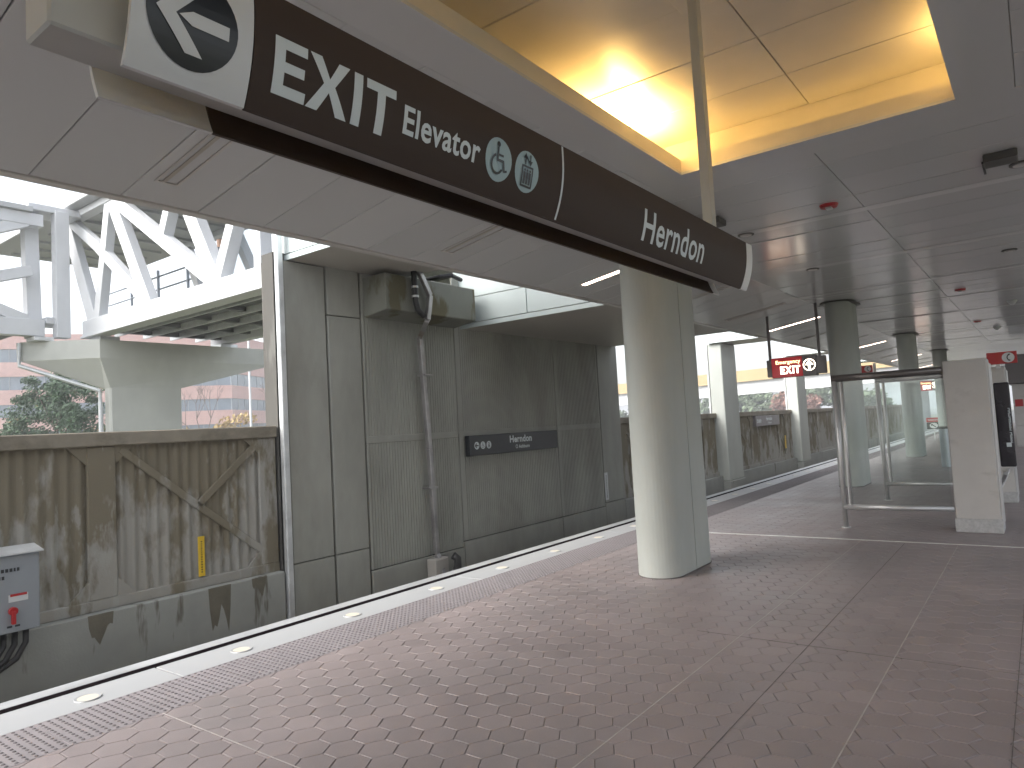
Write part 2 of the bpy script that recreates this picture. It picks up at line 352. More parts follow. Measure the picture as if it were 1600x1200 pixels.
# granite edging, tactile strip, rub strip (left and right edge)
y = -8.0
SL = 3.27; y0 = 2.54-4*SL
for k in range(22):
    a = y0+k*SL
    b = B(); b.box(XE, -4.905, a+.006, a+SL-.006, -.12, .0); b.build('granite_slab', M['granite'], plat, bevel=.003)
b = B(); b.box(XR-.4, XR, -30, 62, -.12, 0); b.build('granite_edging', M['granite'], plat)
b = B(); b.box(XE-.105, XE, -30, 62, -.9, -.006); b.build('edge_recess', M['darkrub'], plat)
b = B(); b.box(XE-.25, XE-.105, -30, 62, -.16, -.004); b.build('edge_nosing', M['edgemetal'], plat, bevel=.004)
TW, TL = .525, .545
t = B(); t.box(-4.9, -4.9+TW, .002, TL-.002, -.02, .0)
for i in range(12):
    for j in range(12):
        cx, cy = -4.9+.022+i*.0437, .0227+j*.0454
        rr_ = [(.0115, .0), (.0075, .0045)]
        n = 6
        t.add([(cx+q*math.cos(k*math.tau/n), cy+q*math.sin(k*math.tau/n), zz) for q, zz in rr_ for k in range(n)],
              [tuple(range(n, 2*n))]+[(k, (k+1) % n, (k+1) % n+n, k+n) for k in range(n)], 1)
tme = t.mesh('tactile_tile', [M['tact'], M['dome']])
for k in range(-4, 70): obj('tactile_tile', tme, plat, (0, k*TL, .001))
b = B(); b.box(XR-.93, XR-.4, -30, 62, -.02, .001); b.build('tactile_band', M['tact'], plat)

# lamps set in the granite edge
lensme = None
for k in range(24):
    y = 2.0+1.093*k
    e = empty('edge_light', ('%s round platform edge light from the near left corner, set in pale granite' % ORD[k]) if k < 24 else None, 'edge light', 'lights along the platform edge', (-5.08, y, 0))
    if not lensme:
        l = B(); l.add([(.062*math.cos(a*math.tau/20), .062*math.sin(a*math.tau/20), .006) for a in range(20)], [tuple(range(20))]); lensme = l.mesh('lens', M['edgelamp'])
        l = B()
        l.add([(r_*math.cos(a*math.tau/20), r_*math.sin(a*math.tau/20), z_) for r_, z_ in ((.082, .001), (.078, .008), (.062, .006)) for a in range(20)],
              [(s_*20+a, s_*20+(a+1) % 20, s_*20+20+(a+1) % 20, s_*20+20+a) for s_ in (0, 1) for a in range(20)])
        rimme = l.mesh('rim', M['edgemetal'])
    obj('lens', lensme, e); obj('rim', rimme, e)

# ------------------------------------------------------------------ canopy
ZC, XK, TS = 3.85, -3.70, .16          # flat ceiling height, crease, outer slope
XEV = -5.55; ZEV = ZC+TS*(XEV-XK)
can = empty('station_canopy', 'grey metal panelled canopy ceiling over the whole platform', 'canopy')
PP = .62; YJ = 2.48-PP*12
CY0, CY1, CX0, CX1 = -.35, 6.10, -2.49, -.33       # cove opening
XS = 2*XC-XK                                          # right crease
def pmesh(x0, x1, m, name='ceiling_panel', p=PP):
    g_ = .0035; t = B(); a, c = x0+g_, x1-g_
    t.add([(a+.004,g_+.004,0),(c-.004,g_+.004,0),(c-.004,p-g_-.004,0),(a+.004,p-g_-.004,0),(a,g_,.005),(c,g_,.005),(c,p-g_,.005),(a,p-g_,.005),(a,g_,.02),(c,g_,.02),(c,p-g_,.02),(a,p-g_,.02)],
          [(0,3,2,1),(0,1,5,4),(1,2,6,5),(2,3,7,6),(3,0,4,7),(4,5,9,8),(5,6,10,9),(6,7,11,10),(7,4,8,11)])
    return t.mesh(name, m)
LW = abs(XEV-XK)/math.cos(math.atan(TS)); SA = math.atan(TS)
pm = {'A': pmesh(XK, XC, M['ceil']), 'Bp': pmesh(XC, XS, M['ceil']), 'S': pmesh(-LW, 0, M['ceil']), 'R': pmesh(0, LW, M['ceil']),
      'a': pmesh(XK, -2.85, M['ceil']), 'b': pmesh(.03, XS, M['ceil'])}
LY0 = 8.76; lampY = [LY0+2.93*k for k in range(-4, 14)]
lampY = [2.66 if 1 < y < 4 else y for y in lampY]
rng = random.Random(5)
def place_panel(key, y, loc, rot=0):
    o = obj('ceiling_panel', pm[key], can, loc); o.rotation_euler = (rng.gauss(0, .0016), rot+rng.gauss(0, .0012), 0)
farb = B()
for k in range(0, 110):
    y = YJ+k*PP
    if y < -4.6: continue
    cv = CY0-.3 < y+PP*.5 < CY1+.33
    lf = 'a' if cv else 'A'; rt = 'b' if cv else 'Bp'
    if y < 33:
        place_panel(lf, y, (0, y, ZC)); place_panel(rt, y, (0, y, ZC))
        place_panel('S', y, (XK, y, ZC), -SA)
        if y > 6: place_panel('R', y, (XS, y, ZC), SA)
    else:
        for x0, x1 in ((XK, XC), (XC, XS)):
            e_ = rng.gauss(0, .0016); farb.add([(x0+.003, y+.004, ZC), (x0+.003, y+PP-.004, ZC+e_), (x1-.003, y+PP-.004, ZC+e_), (x1-.003, y+.004, ZC)], [(0,1,2,3)])
        farb.add([(XEV, y+.004, ZEV), (XEV, y+PP-.004, ZEV), (XK, y+PP-.004, ZC), (XK, y+.004, ZC)], [(0,1,2,3)])
        farb.add([(XS, y+.004, ZC), (XS, y+PP-.004, ZC), (2*XC-XEV, y+PP-.004, ZEV), (2*XC-XEV, y+.004, ZEV)], [(0,1,2,3)])
for k in range(9):
    y = 8.70+k*2.93
    b = B(); b.box(XK+.01, XS-.01, y-.085, y+.085, ZC-.006, ZC-.0035); b.build('ceiling_strip', M['strip'], can)
tag(farb.build('far_ceiling_panels', M['ceil'], can), kind='stuff')
b = B()   # near part behind the camera, panels not told apart there
b.add([(XK,-30,ZC),(XK,-4.6,ZC),(XS,-4.6,ZC),(XS,-30,ZC)], [(0,1,2,3)])
b.add([(XEV,-30,ZEV),(XEV,-4.6,ZEV),(XK,-4.6,ZC),(XK,-30,ZC)], [(0,1,2,3)])
b.add([(XS,-30,ZC),(XS,6.2,ZC),(2*XC-XEV,6.2,ZEV),(2*XC-XEV,-30,ZEV)], [(0,1,2,3)])
b.build('rear_ceiling', M['ceil'], can)
# roof deck above, leaving the cove open
b = B()
for x0, x1, ya, yb in ((XEV, -2.9, -30, 63), (.08, 2*XC-XEV, -30, 63), (-2.9, .08, -30, -.75), (-2.9, .08, 6.5, 63)):
    b.box(x0, x1, ya, yb, ZC+.024, ZC+.6)
b.box(-2.9, .08, -.75, 6.5, 4.31, 4.45)
sl = [(XEV, 0, ZEV+.026), (XK, 0, ZC+.026), (XK, 0, ZC+.3), (XEV, 0, ZC+.3)]
b.v = [(v[0], v[1], v[2]) for v in b.v]
b.prism([(XEV, -30, ZEV+.024), (XK, -30, ZC+.023), (XK, -30, ZC+.03), (XEV, -30, ZC+.03)], (0, 93, 0))
x2 = 2*XC-XEV
b.prism([(x2, -30, ZEV+.024), (XS, -30, ZC+.023), (XS, -30, ZC+.03), (x2, -30, ZC+.03)], (0, 93, 0))
b.build('roof_deck', M['ceilback'], can)
b = B(); b.box(XEV-.10, XEV-.002, -30, 63, ZEV-.012, ZC+.62); b.box(x2+.002, x2+.1, -30, 63, ZEV-.012, ZC+.62); b.build('eave_fascia', M['trim'], can, bevel=.006)
# cove: lip, ledge, back walls, ceiling panels
b = B(); LZ = 3.99
b.box(-2.85, CX0, CY0-.3, CY1+.36, ZC-.004, ZC+.02); b.box(CX1, .03, CY0-.3, CY1+.36, ZC-.004, ZC+.02)
b.box(CX0, CX1, CY1, CY1+.36, ZC-.004, ZC+.02); b.box(CX0, CX1, CY0-.3, CY0, ZC-.004, ZC+.02)
b.build('cove_frame', M['ceil'], can)
b = B()
b.box(CX0-.03, CX0, CY0, CY1, ZC+.0205, LZ); b.box(CX1, CX1+.03, CY0, CY1, ZC+.0205, LZ); b.box(CX0-.03, CX1+.03, CY1, CY1+.03, ZC+.0205, LZ); b.box(CX0-.03, CX1+.03, CY0-.03, CY0, ZC+.0205, LZ)
b.build('cove_lip', M['cove'], can)
b = B(); b.box(-2.88, -2.85, -.7, 6.46, ZC+.02, 4.305); b.box(.03, .06, -.7, 6.46, ZC+.02, 4.305); b.box(-2.85, .03, 6.43, 6.46, ZC+.02, 4.305); b.box(-2.85, .03, -.7, -.67, ZC+.02, 4.305)
b.build('cove_wall', M['cove'], can)
cp = [pmesh(-2.85, XC, M['cove'], 'cove_panel', .71), pmesh(XC, .03, M['cove'], 'cove_panel', .71)]
for k in range(10):
    for q in (0, 1):
        o = obj('cove_panel', cp[q], can, (0, -.67+k*.71, 4.28)); o.rotation_euler = (rng.gauss(0, .001), rng.gauss(0, .001), 0)
def cove_lamp(x, y, w, rot, size=(.08, .25)):
    bl = B(); bl.box(x-.05, x+.05, y-.13, y+.13, ZC+.024, ZC+.1); bl.build('cove_lamp_body', M['housing'], can)
    L = bpy.data.lights.new('cove_lamp', 'AREA'); L.shape = 'RECTANGLE'; L.size, L.size_y = size; L.energy = w; L.color = (1, .62, .2)
    lo = bpy.data.objects.new('cove_lamp_light', L); C.objects.link(lo); lo.parent = can; lo.location = (x, y, ZC+.11); lo.rotation_euler = rot
cove_lamp(-2.68, 5.5, 24, (R(180), R(-22), 0), (.12, .6))
cove_lamp(-.14, 5.75, 3.2, (R(180), R(14), 0))
for y in (1.6,): cove_lamp(-2.68, y, 2, (R(180), 0, 0))
for y in (3.6, .6): cove_lamp(-.14, y, 2, (R(180), 0, 0))
cove_lamp(-1.56, -.45, 8, (R(180), 0, 0), (.6, .1))
cove_lamp(-1.4, 6.27, .5, (R(180), 0, 0), (1.8, .06))
# linear lights in the sloping panels, each its own fitting
lit_n = unl_n = 0
for k, y in enumerate(lampY):
    if y < 1: continue
    lit = (round((y-LY0)/2.93) % 3 == 0)
    x0, x1 = -5.18, -4.05
    zz = lambda x: ZC+TS*(x-XK)
    if y > 8: x0, x1 = -5.18, -4.0
    if lit: lab = '%s glowing linear ceiling light along the canopy edge from the camera' % ORD[lit_n] if lit_n < 12 else None; lit_n += 1
    else: lab = '%s unlit linear ceiling light recess along the canopy edge from the camera' % ORD[unl_n]; unl_n += 1
    e = empty('linear_light', lab, 'ceiling light', 'linear lights in the sloping ceiling', (0, 0, 0))
    w = .07
    f = B()
    for (a, c, ya, yb) in ((x0-.02, x1+.02, y-w-.02, y-w), (x0-.02, x1+.02, y+w, y+w+.02), (x0-.02, x0, y-w, y+w), (x1, x1+.02, y-w, y+w)):
        f.prism([(a, ya, zz(a)-.008), (c, ya, zz(c)-.008), (c, ya, zz(c)-.001), (a, ya, zz(a)-.001)], (0, yb-ya, 0))
    f.build('frame', M['trim'], e)
    f = B(); f.prism([(x0, y-w+.03, zz(x0)-.006), (x1, y-w+.03, zz(x1)-.006), (x1, y-w+.03, zz(x1)-.0015), (x0, y-w+.03, zz(x0)-.0015)], (0, 2*w-.06 if lit else .03, 0))
    f.build('diffuser', M['lamp' if lit else 'lampoff'], e)

# ------------------------------------------------------------------ columns carrying the canopy
def racetrack(cx, cy, r, hl, n=18):
    return [(cx+r*math.cos(a), cy+(hl if math.sin(a) >= 0 else -hl)+r*math.sin(a)) for a in [k*math.pi/n for k in range(n+1)]] + \
           [(cx+r*math.cos(a), cy-hl+r*math.sin(a)) for a in [math.pi+k*math.pi/n for k in range(n+1)]]
def colmesh(name, m, r, hl, z0, z1, groove=True):
    t = B(); pts = racetrack(0, 0, r, hl)
    t.prism([(x, y, z0) for x, y in pts], (0, 0, z1-z0)); return t.mesh(name, m)
half = .585
def halfcol(sign):
    r, hl = .236, .345; n = 20
    if sign < 0: pts = [(-r, -.006)] + [(r*math.cos(a), -hl+r*math.sin(a)) for a in [math.pi+k*math.pi/n for k in range(n+1)]] + [(r, -.006)]
    else: pts = [(r, .006)] + [(r*math.cos(a), hl+r*math.sin(a)) for a in [k*math.pi/n for k in range(n+1)]] + [(-r, .006)]
    t = B(); t.prism([(x, y, 0) for x, y in pts], (0, 0, ZC)); return t.mesh('shaft_half', M['column'])
hm = [halfcol(-1), halfcol(1)]
t = B(); t.box(-.225, .225, -.006, .006, 0, ZC); jm = t.mesh('shaft_joint', M['joint'])
t = B(); pts = racetrack(0, 0, .33, .345); t.prism([(x, y, ZC-.022) for x, y in pts], (0, 0, .014)); cm_ = t.mesh('ceiling_collar', M['device'])
t = B(); pts = racetrack(0, 0, .243, .345); t.prism([(x, y, -.006) for x, y in pts], (0, 0, .016)); bs_ = t.mesh('base_sealant', M['grout'])
for k, yc in enumerate((7.09, 16.19, 25.29, 34.4)):
    lab = ['large round-ended concrete column in the foreground under the big hanging sign', 'concrete column behind the front glass screen with a dark collar at the ceiling',
           'slimmer looking concrete column beyond the glass screens, third along the platform', 'farthest concrete column of the platform row, small above the grey pillar'][k]
    e = empty('canopy_column', lab, 'column', 'concrete columns along the platform', (-3.266, yc, 0))
    obj('shaft_half', hm[0], e); obj('shaft_half', hm[1], e); obj('shaft_joint', jm, e); obj('ceiling_collar', cm_, e); obj('base_sealant', bs_, e)
# ------------------------------------------------------------------ track wall, left stretch
def ribbed(y0, y1, z0, z1, x, pitch, d, round_=True):
    t = B(); n = max(2, int((y1-y0)/pitch)); p = (y1-y0)/n; prof = []
    for k in range(n):
        a = y0+k*p
        prof += [(a, x), (a+p*.1, x-d), (a+p*.26, x-d), (a+p*.36, x)] if not round_ else [(a+p*q_/8, x-d*(.5+.5*math.cos(math.tau*q_/8))) for q_ in range(8)]
    prof.append((y1, x-d if round_ else x)); m = len(prof)
    t.add([(xx, yy, z0) for yy, xx in prof]+[(xx, yy, z1) for yy, xx in prof], [(i, i+1, i+1+m, i+m) for i in range(m-1)])
    return t
XW = -9.0
def brace(parent, ya, za, yb, zb, w=.10, m='wall'):
    t = B(); d = Vector((0, yb-ya, zb-za)).normalized(); nn_ = Vector((0, -d.z, d.y))*w/2
    a, c = Vector((XW-.02, ya, za)), Vector((XW-.02, yb, zb))
    t.prism([a+nn_, a-nn_, c-nn_, c+nn_], (.036, 0, 0)); t.build('brace', M[m], parent, bevel=.008)
def wall_stretch(name, label, y0, y1, posts, ztop, zledge, braces):
    w = empty(name, label, 'wall')
    b = B(); b.box(XW-.35, XW-.09, y0, y1, -1.2, ztop-.02); b.build('wall_core', M['wall'], w)
    b = B(); b.box(XW-.38, XW+.055, y0, y1, ztop-.17, ztop); b.build('cap_band', M['wallcap'], w, bevel=.012)
    b = B(); b.box(XW-.09, XW+.14, y0, y1, -1.2, zledge); b.build('base_course', M['wallbase'], w, bevel=.015)
    b = B(); b.box(XW-.09, XW+.019, y0, y1, zledge, zledge+.13); b.build('lower_band', M['wall'], w, bevel=.01)
    ps = sorted(posts)
    for a, c in ps:
        b = B(); b.box(XW-.088, XW+.022, a, c, zledge+.13, ztop-.17); b.build('post', M['wall'], w, bevel=.012)
    ed = [y0]+[q for p_ in ps for q in p_]+[y1]
    for a, c in zip(ed[::2], ed[1::2]):
        if c-a < .2: continue
        ribbed(a, c, zledge+.13, ztop-.17, XW-.005, .135, .034).build('ribbed_panel', M['wall'], w)
        for (yy, s_) in ((a, 1), (c, -1)):
            for zz_, q in ((ztop-.17, -1), (zledge+.13, 1)):
                t = B(); t.prism([(XW-.08, yy, zz_), (XW-.08, yy+s_*.22, zz_), (XW-.08, yy, zz_+q*.22)], (.092, 0, 0)); t.build('corner_gusset', M['wall'], w)
    for br in braces: brace(w, *br)
    return w
wl = wall_stretch('track_wall', 'stained ribbed concrete track wall with diagonal braces left of the tower', -14, 6.12,
     [(-11.2, -10.88), (-8.76, -8.44), (-6.3, -6.0), (-3.85, -3.53), (-1.36, -1.04), (1.1, 1.42), (3.57, 3.89), (5.83, 6.11)], 1.815, -.28,
     [(3.95, 1.6, 4.92, .8), (5.85, 1.6, 4.92, .8), (4.92, .8, 5.95, -.02)])
def water_stain(y0, y1, z0, z1, seed, par):
    q = random.Random(seed); n = 9; top = [(y0+(y1-y0)*k/n, z1) for k in range(n+1)]
    bot = [(y0+(y1-y0)*(.04+.92*k/n), z0+(z1-z0)*(.35+.3*math.sin(seed*2.1+k*.75)*.8+q.uniform(-.12, .12) if 0 < k < n else .62)) for k in range(n+1)]
    tag(obj('water_stain', flat([top+bot[::-1]], M['wet'], at=XW+.1425, name='water_stain'), par))
for a in ((3.5, 3.78, -.66, -.285, 1), (4.95, 5.27, -1.0, -.285, 2), (5.58, 5.8, -.55, -.285, 3)): water_stain(*a, wl)
posts = [(16.6, 16.95), (19.9, 20.2), (22.3, 22.65), (25.0, 25.4), (27.0, 27.2), (30.5, 30.7), (31.55, 31.95), (34.1, 34.5), (37, 37.3), (40.4, 40.8), (43.2, 43.5), (46, 46.4), (49, 49.4), (52, 52.4)]
wr = wall_stretch('track_wall', 'stained concrete track wall continuing into the distance right of the tower', 16.45, 70, posts, 1.70, -.45,
     [(22.3, 1.4, 21.3, .5), (21.3, .5, 22.3, -.25), (27.4, 1.4, 25.5, -.2), (25.4, 1.35, 26.4, .6), (30.3, 1.35, 31.5, -.2), (31.2, 1.5, 30.9, .7), (35.6, 1.45, 34.6, .3), (36.4, 1.4, 37, .3), (16.9, 1.35, 18.6, .3)])
# ------------------------------------------------------------------ concrete tower in the wall
XT = -8.85
tw = empty('concrete_tower', 'tall ribbed concrete tower wall beyond the track holding the name sign', 'tower wall')
b = B(); b.box(XT-.37, XT-.05, 6.14, 16.42, -1.2, 4.4); b.build('wall_core', M['shadepost'], tw)
def slab(y0, y1, z0, z1, m='tower', x=XT, d=.06, name='wall_panel', bev=.01):
    t = B(); t.box(x-d, x, y0, y1, z0, z1); t.build(name, M[m], tw, bevel=bev)
slab(6.26, 7.0, -.21, 4.28); slab(6.26, 7.0, -1.2, -.225)
slab(7.04, 7.70, -.21, 3.52); slab(7.04, 7.70, 3.535, 4.4); slab(7.04, 7.70, -1.2, -.225)
for y0, y1 in ((7.74, 10.0), (10.02, 13.38), (13.4, 15.36)):
    slab(y0, y1, -1.2, -.6 if y0 < 10 else -.5, x=XT+.02)
    lo = -.58 if y0 < 10 else -.48
    slab(y0, y1, 1.46, 1.58)
    top = 3.62 if y0 < 13 else 3.78
    e0, e1 = y0+(.05 if y0 < 8 else .14), y1-.09
    slab(y0, e0, lo, 1.46); slab(e1, y1, lo, 1.46); slab(y0, e0, 1.58, top); slab(e1, y1, 1.58, top)
    for z0, z1 in ((lo, 1.46), (1.58, top)):
        ribbed(e0, e1, z0, z1, XT-.012, .062, .011, False).build('ribbed_panel', M['tower'], tw)
slab(15.40, 16.42, -.4, 4.6); slab(15.40, 16.42, -1.2, -.415)
slab(7.74, 10.0, 3.62, 4.4, d=.05); slab(10.02, 15.36, 3.79, 4.6, d=.05)
for y in (7.02, 7.72, 10.01, 13.39, 15.38):
    b = B(); b.box(XT-.05, XT-.045, y-.03, y+.03, -1.2, 4.4); b.build('panel_joint', M['joint'], tw)
b = B(); b.prism([(XT+.002, 7.78, 3.55), (XT+.55, 7.78, 3.62), (XT+.55, 7.78, 4.22), (XT+.002, 7.78, 4.22)], (0, 2.26, 0)); b.build('corbel', M['towerdark'], tw, bevel=.015)
b = B(); b.box(XT-.1, XT+.03, 6.14, 6.24, -1.2, 5.2); b.build('corner_trim', M['galv'], tw, bevel=.012)
# pillar and white post standing behind the wall beside the tower
b = B(); b.box(-11.31, -10.93, 7.5, 8.0, -2.6, 4.9); tag(b.build('concrete_post', M['shadepost'], bevel=.02), 'stained concrete post, shade in its tone, just left of the tower corner trim', 'post')
# clad boxes over the track between tower and canopy
def cladbox(name, label, y0, y1, zb, zt, xa, xb, split, zsplit=None, cat='overhead beam', group=None):
    e = empty(name, label, cat, group)
    b = B(); b.box(xa, xb, y0+.02, y1-.02, zb+.02, zt); b.build('core', M['cladsoffit'], e)
    b = B(); b.box(xa, xb, y0+.0, y1, zb, zb+.018); b.build('soffit', M['cladsoffit'], e)
    b = B(); b.box(xa, xb, y0-.03, y0-.003, zb-.015, zb+.07); b.build('bottom_rail', M['clad'], e, bevel=.004)
    xs = [xa]+split+[xb]
    zs = [zb+.08]+([zsplit] if zsplit else [])+[zt]
    for x0, x1 in zip(xs, xs[1:]):
        for z0, z1 in zip(zs, zs[1:]):
            b = B(); b.box(x0+.008, x1-.008, y0-.025, y0+.015, z0+.006, z1-.006); b.build('clad_panel', M['clad'], e, bevel=.004)
    return e
cladbox('clad_beam', 'pale green panelled beam with dark soffit above the tower corner', 6.34, 8.6, 4.30, 5.6, -9.05, XEV-.12, [-8.22])
cladbox('clad_beam', 'blue grey panelled overhead box spanning the track above the name sign', 10.24, 16.2, 3.56, 5.0, -8.99, XEV-.12, [-7.25], 4.12)
for k, y0 in enumerate((23.4, 32.5, 41.6)):
    wd = ['near', 'second', 'far'][k]
    cladbox('clad_beam', ['pale panelled beam spanning to the nearest slender wall column', 'pale panelled beam above the glowing emergency exit sign', 'farthest pale panelled beam over the track, partly behind the column'][k], y0, y0+1.6, 4.12, 4.95, -9.05, XEV-.12, [-8.0])
    e = empty('wall_column', ['nearest slender square concrete column at the far track wall with pale patch', 'second slender concrete column at the track wall behind the exit sign', 'third slender concrete column at the track wall seen beside the glass'][k], 'column', 'columns along the track wall', (0, 0, 0))
    b = B(); b.box(-9.1, -8.63, y0+.1, y0+1.5, -.62, 4.1); b.build('shaft', M['column'], e, bevel=.02)
    b = B(); b.box(-9.1, -8.59, y0+.05, y0+1.55, -1.2, -.63); b.build('base_block', M['wallbase'], e, bevel=.02)
    b = B(); b.box(-9.18, -9.12, y0+.1, y0+.24, -.6, 4.1); b.build('guide_strip', M['galv'], e, bevel=.005)
# ------------------------------------------------------------------ pipes on the tower
dp = empty('rain_downpipe', 'square grey steel downpipe with cranked top running down the tower', 'downpipe')
b = B()
DPP = [(-8.2, 8.3, 4.75), (-8.2, 8.48, 4.3), (-8.2, 8.71, 3.93), (-8.2, 8.62, 3.5), (-8.72, 8.95, 3.28), (-8.72, 9.06, 1.3), (-8.72, 9.12, -.55), (-8.6, 9.16, -.95)]
for a, c in zip(DPP, DPP[1:]):
    b.bar(a, c, .09, .085, up=(1, 0, 0))
b.build('pipe_run', M['pipe'], dp, bevel=.01)
b = B(); b.box(-8.82, -8.6, 8.95, 9.3, -1.1, -.62); b.build('pipe_shoe', M['cladsoffit'], dp, bevel=.02)
for z in (2.6, .6):
    b = B(); b.box(-8.83, -8.64, 8.95, 9.16, z, z+.03); b.build('bracket', M['pipe'], dp)
b = B(); b.path([(-8.62, 9.2, -.98), (-8.5, 9.3, -.95), (-8.45, 9.36, -.8), (-8.45, 9.36, -.66), (-8.5, 9.3, -.6)], .07, 10)
tag(b.build('pipe_elbow', M['blackpipe'], smooth=True), 'short black curved pipe end at the foot of the downpipe', 'pipe')
b = B(); b.path([(-8.22, 8.36, 4.66), (-8.22, 8.37, 4.2), (-8.22, 8.38, 3.8), (-8.22, 8.42, 3.66), (-8.22, 8.56, 3.56)], .05, 10)
e = empty('drain_pipe', 'black drain pipe with pale joints on the concrete corbel', 'pipe')
b.build('pipe_run', M['blackpipe'], e, smooth=True)
b = B()
for z in (4.35, 4.02, 3.86):
    b = B(); b.tube((-8.22, 8.375, z), (-8.22, 8.375, z+.035), .06, 12); b.build('collar', M['galv'], e)
e = empty('pipe_bundle', 'bundle of silver insulated pipes above the concrete corbel', 'pipes')
for k, (dy, dz, r_) in enumerate(((0, 0, .055), (.1, -.1, .035), (.16, .05, .045), (.28, -.06, .03))):
    b = B(); b.path([(-8.85, 8.0+dy, 4.42+dz), (-8.4, 8.1+dy, 4.44+dz), (-8.2, 8.25+dy, 4.46+dz), (-8.05, 8.4+dy, 4.6+dz)], r_, 10); b.build('pipe', M['galv'], e, smooth=True)
b = B(); b.path([(-8.7, 9.0, 4.3), (-8.3, 9.1, 4.33), (-8.2, 9.3, 4.36), (-8.25, 9.6, 4.33)], .04, 8); b.build('valve_cluster', M['blackpipe'], e)
# ------------------------------------------------------------------ electrical cabinet, markers
cb = empty('electrical_cabinet', 'grey electrical cabinet with red switch on the track wall', 'cabinet', loc=(0, 0, 0))
b = B(); b.box(-8.84, -8.6, 1.9, 2.94, -.22, .565); b.build('cabinet_body', M['cab'], cb, bevel=.01)
b = B(); b.prism([(-8.84, 1.88, .57), (-8.57, 1.88, .57), (-8.57, 1.88, .585), (-8.84, 1.88, .64)], (0, 1.09, 0)); b.build('cabinet_roof', M['galv'], cb)
b = B()
b.tube((-8.6, 2.69, -.0), (-8.56, 2.69, -.0), .042, 14); b.box(-8.59, -8.55, 2.672, 2.708, -.13, .0); b.build('switch_handle', M['red'], cb, bevel=.004)
obj('warning_label', flat([[(2.655, .09), (2.83, .09), (2.83, .165), (2.655, .165)]], M['white'], at=-8.597), cb)
obj('warning_stripe', flat([[(2.67, .145), (2.82, .145), (2.82, .17), (2.67, .17)]], M['red'], at=-8.595), cb)
rg = random.Random(2); pl = []
for z_, ya, yb, h_ in ((.40, 2.3, 2.75, .035), (.33, 2.4, 2.62, .035), (.14, 2.3, 2.52, .05)):
    y = ya
    while y < yb:
        w_ = rg.uniform(.015, .035); pl.append([(y, z_), (y+w_, z_), (y+w_, z_+h_), (y, z_+h_)]); y += w_+.01
for y in (2.64, 2.71): pl.append([(y, -.165), (y+.045, -.165), (y+.045, -.145), (y, -.145)])
obj('lettering', flat(pl, M['black'], at=-8.597), cb)
b = B()
for k in range(4):
    b.path([(-8.7, 2.84-.1*k, -.2), (-8.68, 2.83-.1*k, -.36), (-8.66, 2.74-.1*k, -.5), (-8.66, 2.55-.1*k, -.6), (-8.68, 2.1-.1*k, -.66), (-8.7, 1.4-.1*k, -.68)], .03, 8)
tag(b.build('power_cable', M['cable'], smooth=True), 'looped black power cables hanging under the grey cabinet', 'cables')
def marker(name, label, y, z0, z1, w, m, x, group=None):
    e = empty(name, label, 'marker', group); b = B(); b.box(x, x+.012, y, y+w, z0, z1); b.build('plate', M[m], e, bevel=.003)
    pl = []; z = z0+.05; q = random.Random(int(y*7))
    while z < z1-.05:
        h_ = q.uniform(.012, .024); pl.append([(y+w*.38, z), (y+w*.62, z), (y+w*.62, z+h_*.7), (y+w*.38, z+h_*.7)]); z += h_+.012
    obj('lettering', flat(pl, M['black'], at=x+.0135), e)
marker('yellow_marker', 'narrow yellow vertical marker plate on the braced wall panel at left', 4.90, -.13, .39, .09, 'yellow', XW+.0)
marker('yellow_marker', 'distant yellow vertical marker plate below the far name sign', 31.25, .05, .6, .16, 'yellow', XW+.045)
marker('white_marker', 'narrow white vertical number plate near the right end of the tower', 15.38, -.34, .34, .16, 'white', XT+.002)
# ------------------------------------------------------------------ station name signs on the track wall
def pict_arrow(cy, cz, r):      # left arrow cut in a disc
    return [stroke((cy-r*.72, cz), (cy+r*.78, cz), r*.34), stroke((cy-r*.75, cz), (cy-r*.1, cz+r*.62), r*.34), stroke((cy-r*.75, cz), (cy-r*.1, cz-r*.62), r*.34)]
def pict_chair(cy, cz, r):
    q = lambda a, b_: (cy+a*r, cz+b_*r)
    return [circ(*q(-.1, .68), .13*r, n=12), stroke(q(-.12, .55), q(-.12, -.02), .13*r), stroke(q(-.1, .2), q(.3, .2), .1*r), stroke(q(-.16, -.05), q(.32, -.05), .13*r), stroke(q(.3, 0), q(.46, -.5), .13*r), stroke(q(.42, -.48), q(.66, -.42), .1*r)] + \
        ring(*q(-.12, -.24), .42*r, .12*r, R(110), R(335))
def pict_lift(cy, cz, r):
    q = lambda a, b_: (cy+a*r, cz+b_*r)
    out = [stroke(q(-.42, .22), q(.42, .22), .1*r), stroke(q(-.42, -.72), q(.42, -.72), .1*r), stroke(q(-.42, .26), q(-.42, -.76), .1*r), stroke(q(.42, .26), q(.42, -.76), .1*r),
           stroke(q(-.2, .3), q(-.2, .8), .09*r), [q(-.38, .6), q(-.02, .6), q(-.2, .88)], stroke(q(.2, .85), q(.2, .4), .09*r), [q(.02, .55), q(.38, .55), q(.2, .28)], stroke(q(-.12, .72), q(.1, .45), .06*r)]
    for a in (-.22, 0, .22): out += [circ(*q(a, .04), .07*r, n=8), stroke(q(a, -.04), q(a, -.34), .17*r), stroke(q(a-.04, -.3), q(a-.04, -.62), .07*r), stroke(q(a+.045, -.3), q(a+.045, -.62), .07*r)]
    return out
